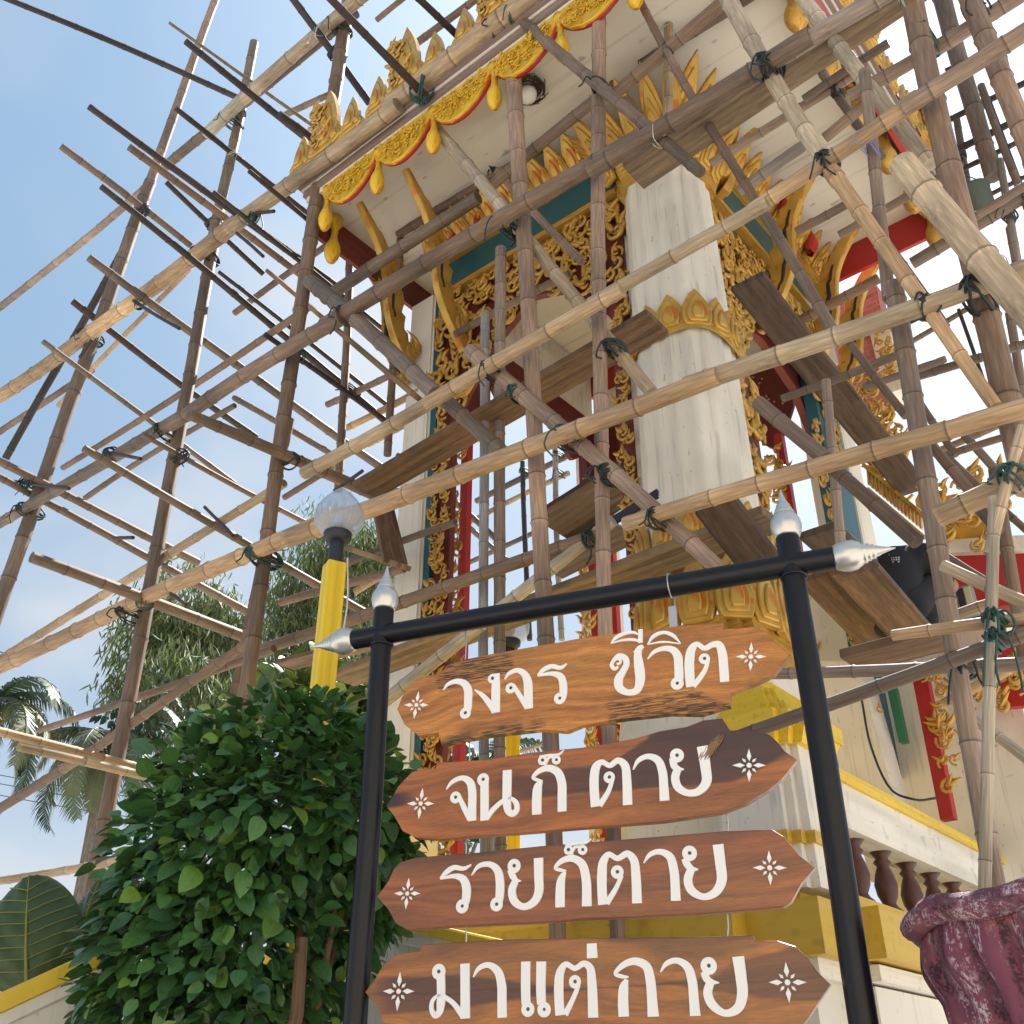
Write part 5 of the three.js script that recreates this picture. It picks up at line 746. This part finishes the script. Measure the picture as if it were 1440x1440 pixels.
// ---------------------------------------------------------------- bark-textured planter at the lower right
{
  const c = pZ(1562, 1300, 2.3), rimY = pZ(1440, 1243, 2.0).y, g = group('bark_planter', [c.x, 0, c.z]); tag(g, 'large dark red planter moulded like ridged tree bark beside the right sign post', 'planter');
  const nA = 240, nY = 120, pos = [], col = [], idx = [], uv = [], H = rimY - 0.75;
  for (let j = 0; j <= nY; j++) for (let i = 0; i <= nA; i++) {
    const t = j / nY, a = i / nA * 6.28318, y = 0.75 + H * t, ax = a + 0.22 * Math.sin(t * 2.6 + 0.8) * (1 - t) + 0.035 * Math.sin(7 * t + 3 * a), ridge = Math.pow(Math.abs(Math.sin(ax * 12 + 0.5 * Math.sin(3 * a))), 0.6);
    const nn = fbm(Math.cos(a) * 10 + 30 + y * 3, Math.sin(a) * 10 + y * 5 + 20, 6, 4) - 0.5, rimB = smooth(0.90, 0.96, t), R0 = mix(0.215, 0.375, Math.pow(t, 1.25)) + 0.022 * Math.sin(Math.PI * clamp((t - 0.86) / 0.14)), rr = R0 + (1 - 0.75 * rimB) * 0.065 * (ridge - 0.75) + 0.012 * nn;
    pos.push(Math.cos(a) * rr, y, Math.sin(a) * rr); uv.push(a * 0.4, y);
  }
  for (let j = 0; j < nY; j++) for (let i = 0; i < nA; i++) { const q = j * (nA + 1) + i; idx.push(q, q + nA + 1, q + 1, q + 1, q + nA + 1, q + nA + 2); }
  const ge = new THREE.BufferGeometry(); ge.setAttribute('position', new THREE.Float32BufferAttribute(pos, 3)); ge.setAttribute('uv', new THREE.Float32BufferAttribute(uv, 2)); ge.setIndex(idx); ge.computeVertexNormals();
  const bark = texture(1024, 512, (x, y) => { const a = fbm(x * 70, y * 30, 201, 3), b = 0.45 * hash2(Math.floor(x * 1024 / 2), Math.floor(y * 512 / 2), 8) + 0.55 * vnoise(x * 200, y * 120, 202), c2 = fbm(x * 34, y * 4, 203, 3), w = smooth(0.50, 0.60, b * 0.7 + a * 0.3) * smooth(0.40, 0.54, c2), r = smooth(0.45, 0.62, fbm(x * 16 + 9, y * 9, 204, 3)), dk = smooth(0.55, 0.75, fbm(x * 30, y * 9 + 7, 205, 3)) * 0.7; let k = [mix(0.46, 0.54, r), mix(0.25, 0.31, r), mix(0.32, 0.34, r)]; k = k.map((v, i) => mix(v, [0.76, 0.70, 0.72][i], w * 0.9)); return k.map((v, i) => mix(v, [0.13, 0.07, 0.09][i], dk * smooth(0.4, 0.6, b))); });
  mesh('pot', ge, new THREE.MeshStandardMaterial({ map: bark, roughness: 0.85, bumpMap: bark, bumpScale: 0.006 }), g);
  { const rp = []; for (let i = 0; i <= 96; i++) { const a = i / 96 * 6.28318; rp.push(V(Math.cos(a) * 0.392, rimY - 0.012 + 0.006 * Math.sin(a * 9), Math.sin(a) * 0.392)); } mesh('rim', sweep(rp, rp.map((_, i) => 0.026 + 0.006 * vnoise(i * 0.6, 1, 4)), 12, null, 1, false, 0.2), new THREE.MeshStandardMaterial({ map: bark, roughness: 0.85, bumpMap: bark, bumpScale: 0.006 }), g); }
  mesh('soil', new THREE.CylinderGeometry(0.37, 0.36, 0.04, 32).translate(0, rimY - 0.06, 0), std([0.05, 0.035, 0.025], 1), g);
  mesh('plinth', merge([rbox(0.7, 0.68, 0.7, 0.02, 0, 0.34, 0), rbox(0.8, 0.075, 0.8, 0.015, 0, 0.7175, 0)]), M.white, g);
}
// ---------------------------------------------------------------- hall behind, seen past the right side of the pavilion
{
  const foot = pA(1300, 1150, -1.3), g = group('rear_hall', [foot.x, 0, foot.z]); tag(g, 'white temple hall with red and gilded carved panels behind the right scaffold', 'temple hall');
  const IN = bV, plate = (n, poly, k, d, m, par = g) => { const q = poly.map(([u, v]) => pA(u, v, k)), s = new THREE.Shape(q.map(p => new THREE.Vector2(p.clone().sub(foot).dot(aV.clone().negate()), p.y))); const ge = new THREE.ExtrudeGeometry(s, { depth: d, bevelEnabled: false }); const dz = -k - foot.clone().sub(CO).dot(bV); ge.translate(0, 0, 0); ge.applyMatrix4(new THREE.Matrix4().makeBasis(aV.clone().negate(), V(0, 1, 0), bV.clone().negate()).setPosition(bV.x * (dz + d) - bV.x * d * 0, 0, bV.z * (dz + d))); return mesh(n, ge, m, par); };
  const orn = (poly, k, step, seed, m) => { const q = poly.map(([u, v]) => pA(u, v, k)).map(p => [p.clone().sub(foot).dot(aV.clone().negate()), p.y]), xs = q.map(p => p[0]), ys = q.map(p => p[1]); const ins = (x, y) => { let c = false; for (let i = 0, j = q.length - 1; i < q.length; j = i++) if ((q[i][1] > y) !== (q[j][1] > y) && x < (q[j][0] - q[i][0]) * (y - q[i][1]) / (q[j][1] - q[i][1]) + q[i][0]) c = !c; return c; };
    const ge = carve(Math.min(...xs), Math.max(...xs), Math.min(...ys), Math.max(...ys), ins, step, seed); const dz = -k - foot.clone().sub(CO).dot(bV) - 0.05; ge.applyMatrix4(new THREE.Matrix4().makeBasis(aV.clone().negate(), V(0, 1, 0), bV.clone().negate()).setPosition(bV.x * dz, 0, bV.z * dz)); const o = mesh('gold_scrollwork', ge, m, g); o.userData.kind = 'stuff'; return o; };
  plate('wall', [[1140, 930], [1205, 930], [1290, 1240], [1225, 1240]], -1.1, 0.2, M.white);
  plate('wall', [[1205, 780], [1390, 760], [1500, 1300], [1290, 1300]], -1.7, 0.2, M.white);
  plate('wall', [[1070, 800], [1160, 770], [1225, 960], [1120, 975]], -1.75, 0.2, M.white);
  plate('red_panel', [[1282, 950], [1302, 945], [1341, 1150], [1322, 1153]], -1.3, 0.06, M.red); orn([[1300, 950], [1335, 945], [1362, 1070], [1340, 1120]], -1.3, 0.07, 901, M.gold);
  plate('green_panel', [[1247, 968], [1258, 965], [1274, 1042], [1264, 1044]], -1.25, 0.05, M.green); orn([[1235, 968], [1247, 966], [1262, 1040], [1254, 1030]], -1.25, 0.05, 902, M.gold);
  plate('red_panel', [[1318, 775], [1440, 770], [1450, 850], [1330, 855]], -1.5, 0.1, M.red); plate('ledge', [[1315, 760], [1445, 752], [1446, 773], [1318, 778]], -1.45, 0.14, M.white);
  orn([[1310, 690], [1360, 660], [1420, 650], [1430, 700], [1405, 780], [1340, 782], [1312, 740]], -1.4, 0.10, 903, M.gold); plate('gilded_block', [[1318, 700], [1410, 680], [1405, 770], [1330, 775]], -1.5, 0.12, M.gold);
  orn([[1320, 940], [1440, 920], [1440, 1000], [1380, 1010]], -1.35, 0.1, 906, M.gold); plate('red_panel', [[1395, 900], [1460, 890], [1470, 990], [1410, 995]], -1.5, 0.05, M.red);
  orn([[1205, 590], [1240, 600], [1298, 690], [1285, 715], [1210, 660]], -1.9, 0.11, 904, M.gold);
  for (let i = 0; i < 15; i++) { const u = 1218 + i * 5.2, v = 655 + i * 4.4; plate('gold_comb', [[u, v], [u + 3, v], [u + 5, v + 26], [u + 2, v + 26]], -1.7, 0.03, M.gold); } plate('gold_rail', [[1212, 648], [1300, 722], [1300, 728], [1212, 655]], -1.68, 0.05, M.gold); plate('gold_rail', [[1220, 684], [1300, 752], [1300, 758], [1220, 690]], -1.68, 0.05, M.gold);
  const brick = texture(256, 256, (x, y) => { const r = Math.floor(y * 22), fx = (x * 11 + (r % 2) * 0.5) % 1, fy = (y * 22) % 1, j = fx < 0.07 || fy < 0.13 ? 0.74 : 0.55 + 0.12 * hash2(Math.floor(x * 11 + (r % 2) * 0.5), r, 4); return [j + 0.05, j * 0.74, j * 0.70]; });
  plate('brick_gable', [[1150, 440], [1232, 400], [1262, 560], [1190, 580]], -2.3, 0.15, std([0.8, 0.7, 0.7], 0.8, { map: brick }));
  plate('pale_pillar', [[1222, 465], [1248, 455], [1272, 545], [1245, 555]], -2.2, 0.2, M.white); orn([[1236, 462], [1256, 458], [1268, 540], [1252, 545]], -2.15, 0.06, 905, M.gold); plate('pillar_capital', [[1215, 452], [1262, 438], [1264, 452], [1218, 466]], -2.15, 0.26, M.gold);
  orn([[1190, 540], [1230, 530], [1285, 610], [1270, 640]], -1.95, 0.09, 907, M.gold);
}
// ---------------------------------------------------------------- small things
{ // electricity meter on the red panel
  const p = pA(1354, 848, -1.25), g = group('electric_meter', p.toArray(), YAW - Math.PI / 2); tag(g, 'small grey electricity meter with pale window panes on the red wall', 'meter');
  mesh('case', rbox(0.13, 0.16, 0.07, 0.012), std([0.2, 0.2, 0.19], 0.5), g); for (const [x, c] of [[-0.036, [0.55, 0.52, 0.58]], [0.008, [0.03, 0.03, 0.05]], [0.044, [0.45, 0.42, 0.25]]]) mesh('pane', rbox(0.032, 0.12, 0.01, 0.002, x, 0.004, 0.037), std(c, 0.2), g); mesh('bracket', rbox(0.06, 0.06, 0.25, 0.004, 0, 0, -0.15), M.darkSteel, g);
}
{ // bucket
  const p = pA(1377, 285, -1.55), g = group('bucket', p.toArray()); tag(g, 'grey green bucket hung among the rear scaffold poles', 'bucket'); g.rotation.z = 0.15;
  mesh('shell', lathe([[0.001, -0.14], [0.1, -0.14], [0.135, 0.13], [0.142, 0.13], [0.142, 0.145], [0.128, 0.145], [0.094, -0.13], [0.001, -0.13]], 24), std([0.07, 0.085, 0.07], 0.6), g); g.scale.setScalar(0.75); mesh('handle', wire([V(-0.14, 0.13, 0), V(-0.09, 0.27, 0), V(0, 0.33, 0), V(0.09, 0.27, 0), V(0.14, 0.13, 0)], 0.005, 16, 5), M.darkSteel, g); mesh('hang_rope', wire([V(0, 0.33, 0), V(0.01, 0.6, 0), V(0, 0.95, 0)], 0.006, 6, 5), M.ropeWhite, g);
}
for (const [i, v] of [1100, 1112, 1128].entries()) { const a = pZ(-250, v - 60, 30), b = pZ(700, v + 75, 24), m = a.clone().lerp(b, 0.5).add(V(0, -0.35, 0)), o = mesh('power_line', wire([a, m, b], 0.012, 16, 5), M.darkSteel); tag(o, 'thin power line strung past the drooping palm', 'power line', 'power lines'); }
for (const [u1, v1, u2, v2] of [[1388, 145, 1445, 300], [1394, 143, 1450, 292]]) { const o = mesh('thin_rope', wire([pA(u1, v1, -1.6), pA((u1 + u2) / 2, (v1 + v2) / 2, -1.6), pA(u2, v2, -1.6)], 0.006, 6, 5), M.darkSteel); tag(o, 'thin dark rope hanging slanted among the rear scaffold poles', 'rope', 'ropes at the rear scaffold'); }
{ const o = mesh('hanging_cable', wire([pA(1212, 985, -0.95), pA(1225, 1050, -0.95), pA(1255, 1112, -0.95), pA(1285, 1124, -0.95), pA(1318, 1122, -1.2)], 0.006, 20, 5), M.darkSteel); tag(o, 'thin black cable sagging across the white wall beside the red panel', 'cable'); }
{ const o = mesh('steel_bundle', merge([0, 1, 2].map(i => wire([pA(795, 768 + i * 4, 0.6), pA(860, 730 + i * 4, 0.6), pA(925, 690 + i * 4, 0.6)], 0.011, 6, 6))), M.darkSteel); tag(o, 'dark bundle of rods tied along the pale slanting bamboo', 'rods'); }
// ---------------------------------------------------------------- worker in a black shirt
{
  const sh = pB(1284, 914, -0.66), g = group('person', [sh.x, sh.y, sh.z], -0.69); tag(g, 'worker in black printed shirt squatting on a plank with back turned', 'person'); g.scale.setScalar(0.82);
  function field(bones, res, half, center) {
    const mc = new MarchingCubes(res, new THREE.MeshBasicMaterial(), false, false, 120000); mc.isolation = 0; let k = 0; const p = V(0, 0, 0), ab = V(0, 0, 0), ap = V(0, 0, 0), K = 0.035;
    for (let z = 0; z < res; z++) for (let y = 0; y < res; y++) for (let x = 0; x < res; x++) { p.set((x - res / 2) / (res / 2) * half + center[0], (y - res / 2) / (res / 2) * half + center[1], (z - res / 2) / (res / 2) * half + center[2]); let d = 9; for (const [a, b, ra, rb, fl] of bones) { ab.subVectors(b, a); ap.subVectors(p, a); if (fl) { ab.z *= 1 / fl; ap.z *= 1 / fl; } const h = clamp(ap.dot(ab) / ab.lengthSq()), q = ap.addScaledVector(ab, -h).length() - mix(ra, rb, h), t = clamp(0.5 + 0.5 * (d - q) / K); d = mix(d, q, t) - K * t * (1 - t); } mc.field[k++] = -d; }
    mc.update(); const n = mc.count, ge = new THREE.BufferGeometry(), P = mc.positionArray.slice(0, n * 3), N = mc.normalArray.slice(0, n * 3); for (let i = 0; i < P.length; i += 3) { P[i] = P[i] * half + center[0]; P[i + 1] = P[i + 1] * half + center[1]; P[i + 2] = P[i + 2] * half + center[2]; } ge.setAttribute('position', new THREE.Float32BufferAttribute(P, 3)); ge.setAttribute('normal', new THREE.Float32BufferAttribute(N, 3)); ge.setAttribute('uv', new THREE.Float32BufferAttribute(new Float32Array(n * 2), 2)); ge.computeVertexNormals(); return ge;
  }
  // squatting with the back to the viewer, arms forward (local -z is where he faces)
  const body = []; for (const q of [-1, 1]) body.push([V(q * 0.1, 0.04, 0.0), V(q * 0.11, 0.04, -0.19), 0.042, 0.03], [V(q * 0.1, 0.06, 0.0), V(q * 0.15, 0.46, -0.16), 0.045, 0.058], [V(q * 0.15, 0.46, -0.16), V(q * 0.09, 0.20, 0.18), 0.06, 0.088]);
  body.push([V(0, 0.20, 0.18), V(0, 0.52, 0.02), 0.13, 0.145], [V(-0.15, 0.60, -0.02), V(0.15, 0.60, -0.02), 0.07, 0.07], [V(0, 0.61, -0.05), V(0, 0.62, -0.14), 0.055, 0.05], [V(0, 0.62, -0.20), V(0, 0.57, -0.26), 0.088, 0.082]);
  for (const q of [-1, 1]) { body.push([V(q * 0.19, 0.59, -0.02), V(q * 0.25, 0.42, -0.18), 0.05, 0.042], [V(q * 0.25, 0.42, -0.18), V(q * 0.16, 0.50, -0.38), 0.04, 0.03], [V(q * 0.16, 0.50, -0.38), V(q * 0.15, 0.53, -0.44), 0.034, 0.032]); for (let k = 0; k < 4; k++) body.push([V(q * (0.18 - k * 0.018), 0.54, -0.45), V(q * (0.175 - k * 0.017), 0.57 - Math.abs(k - 1.5) * 0.006, -0.49), 0.0095, 0.008]); body.push([V(q * 0.125, 0.52, -0.43), V(q * 0.105, 0.545, -0.46), 0.011, 0.009], [V(q * 0.087, 0.60, -0.22), V(q * 0.092, 0.61, -0.215), 0.018, 0.014]); }
  mesh('body', field(body, 104, 0.62, [0, 0.46, -0.12]), std([0.30, 0.16, 0.10], 0.6), g);
  const shirtMat = std([0.006, 0.007, 0.011], 0.85);
  mesh('shirt', field([[V(0, 0.17, 0.19), V(0, 0.52, 0.02), 0.165, 0.165], [V(-0.15, 0.60, -0.02), V(0.15, 0.60, -0.02), 0.088, 0.088], [V(-0.19, 0.59, -0.02), V(-0.23, 0.46, -0.13), 0.075, 0.068], [V(0.19, 0.59, -0.02), V(0.23, 0.46, -0.13), 0.075, 0.068]], 72, 0.44, [0, 0.38, 0.06]), shirtMat, g);
  mesh('trousers', field([-1, 1].flatMap(q => [[V(q * 0.1, 0.1, 0.0), V(q * 0.15, 0.46, -0.16), 0.062, 0.078], [V(q * 0.15, 0.46, -0.16), V(q * 0.09, 0.20, 0.18), 0.08, 0.11]]), 80, 0.5, [0, 0.32, 0.0]), std([0.008, 0.009, 0.014], 0.9), g);
  mesh('hair', new THREE.SphereGeometry(0.098, 20, 14, 0, 6.283, 0, 1.75).rotateX(-0.6).translate(0, 0.625, -0.205), std([0.012, 0.010, 0.009], 0.7), g);
  // faint printed lines on the back of the shirt
  const R = rng(66), pr = []; for (const [y, n, h] of [[0, 8, 0.026], [-0.035, 14, 0.010], [-0.055, 15, 0.010], [-0.075, 13, 0.010]]) for (let i = 0; i < n; i++) { if (R() < 0.12) continue; const x = -0.1 + 0.2 * i / n, w = 0.2 / n * 0.6; pr.push(place(box(w, h * (0.6 + 0.4 * R()), 0.006, x, y, 0.160 - x * x * 1.9), 0, 0.50, 0.03, -0.44)); }
  mesh('shirt_print', merge(pr), std([0.5, 0.5, 0.5], 0.8), g).userData.kind = 'stuff';
}
renderer.render(scene, camera);
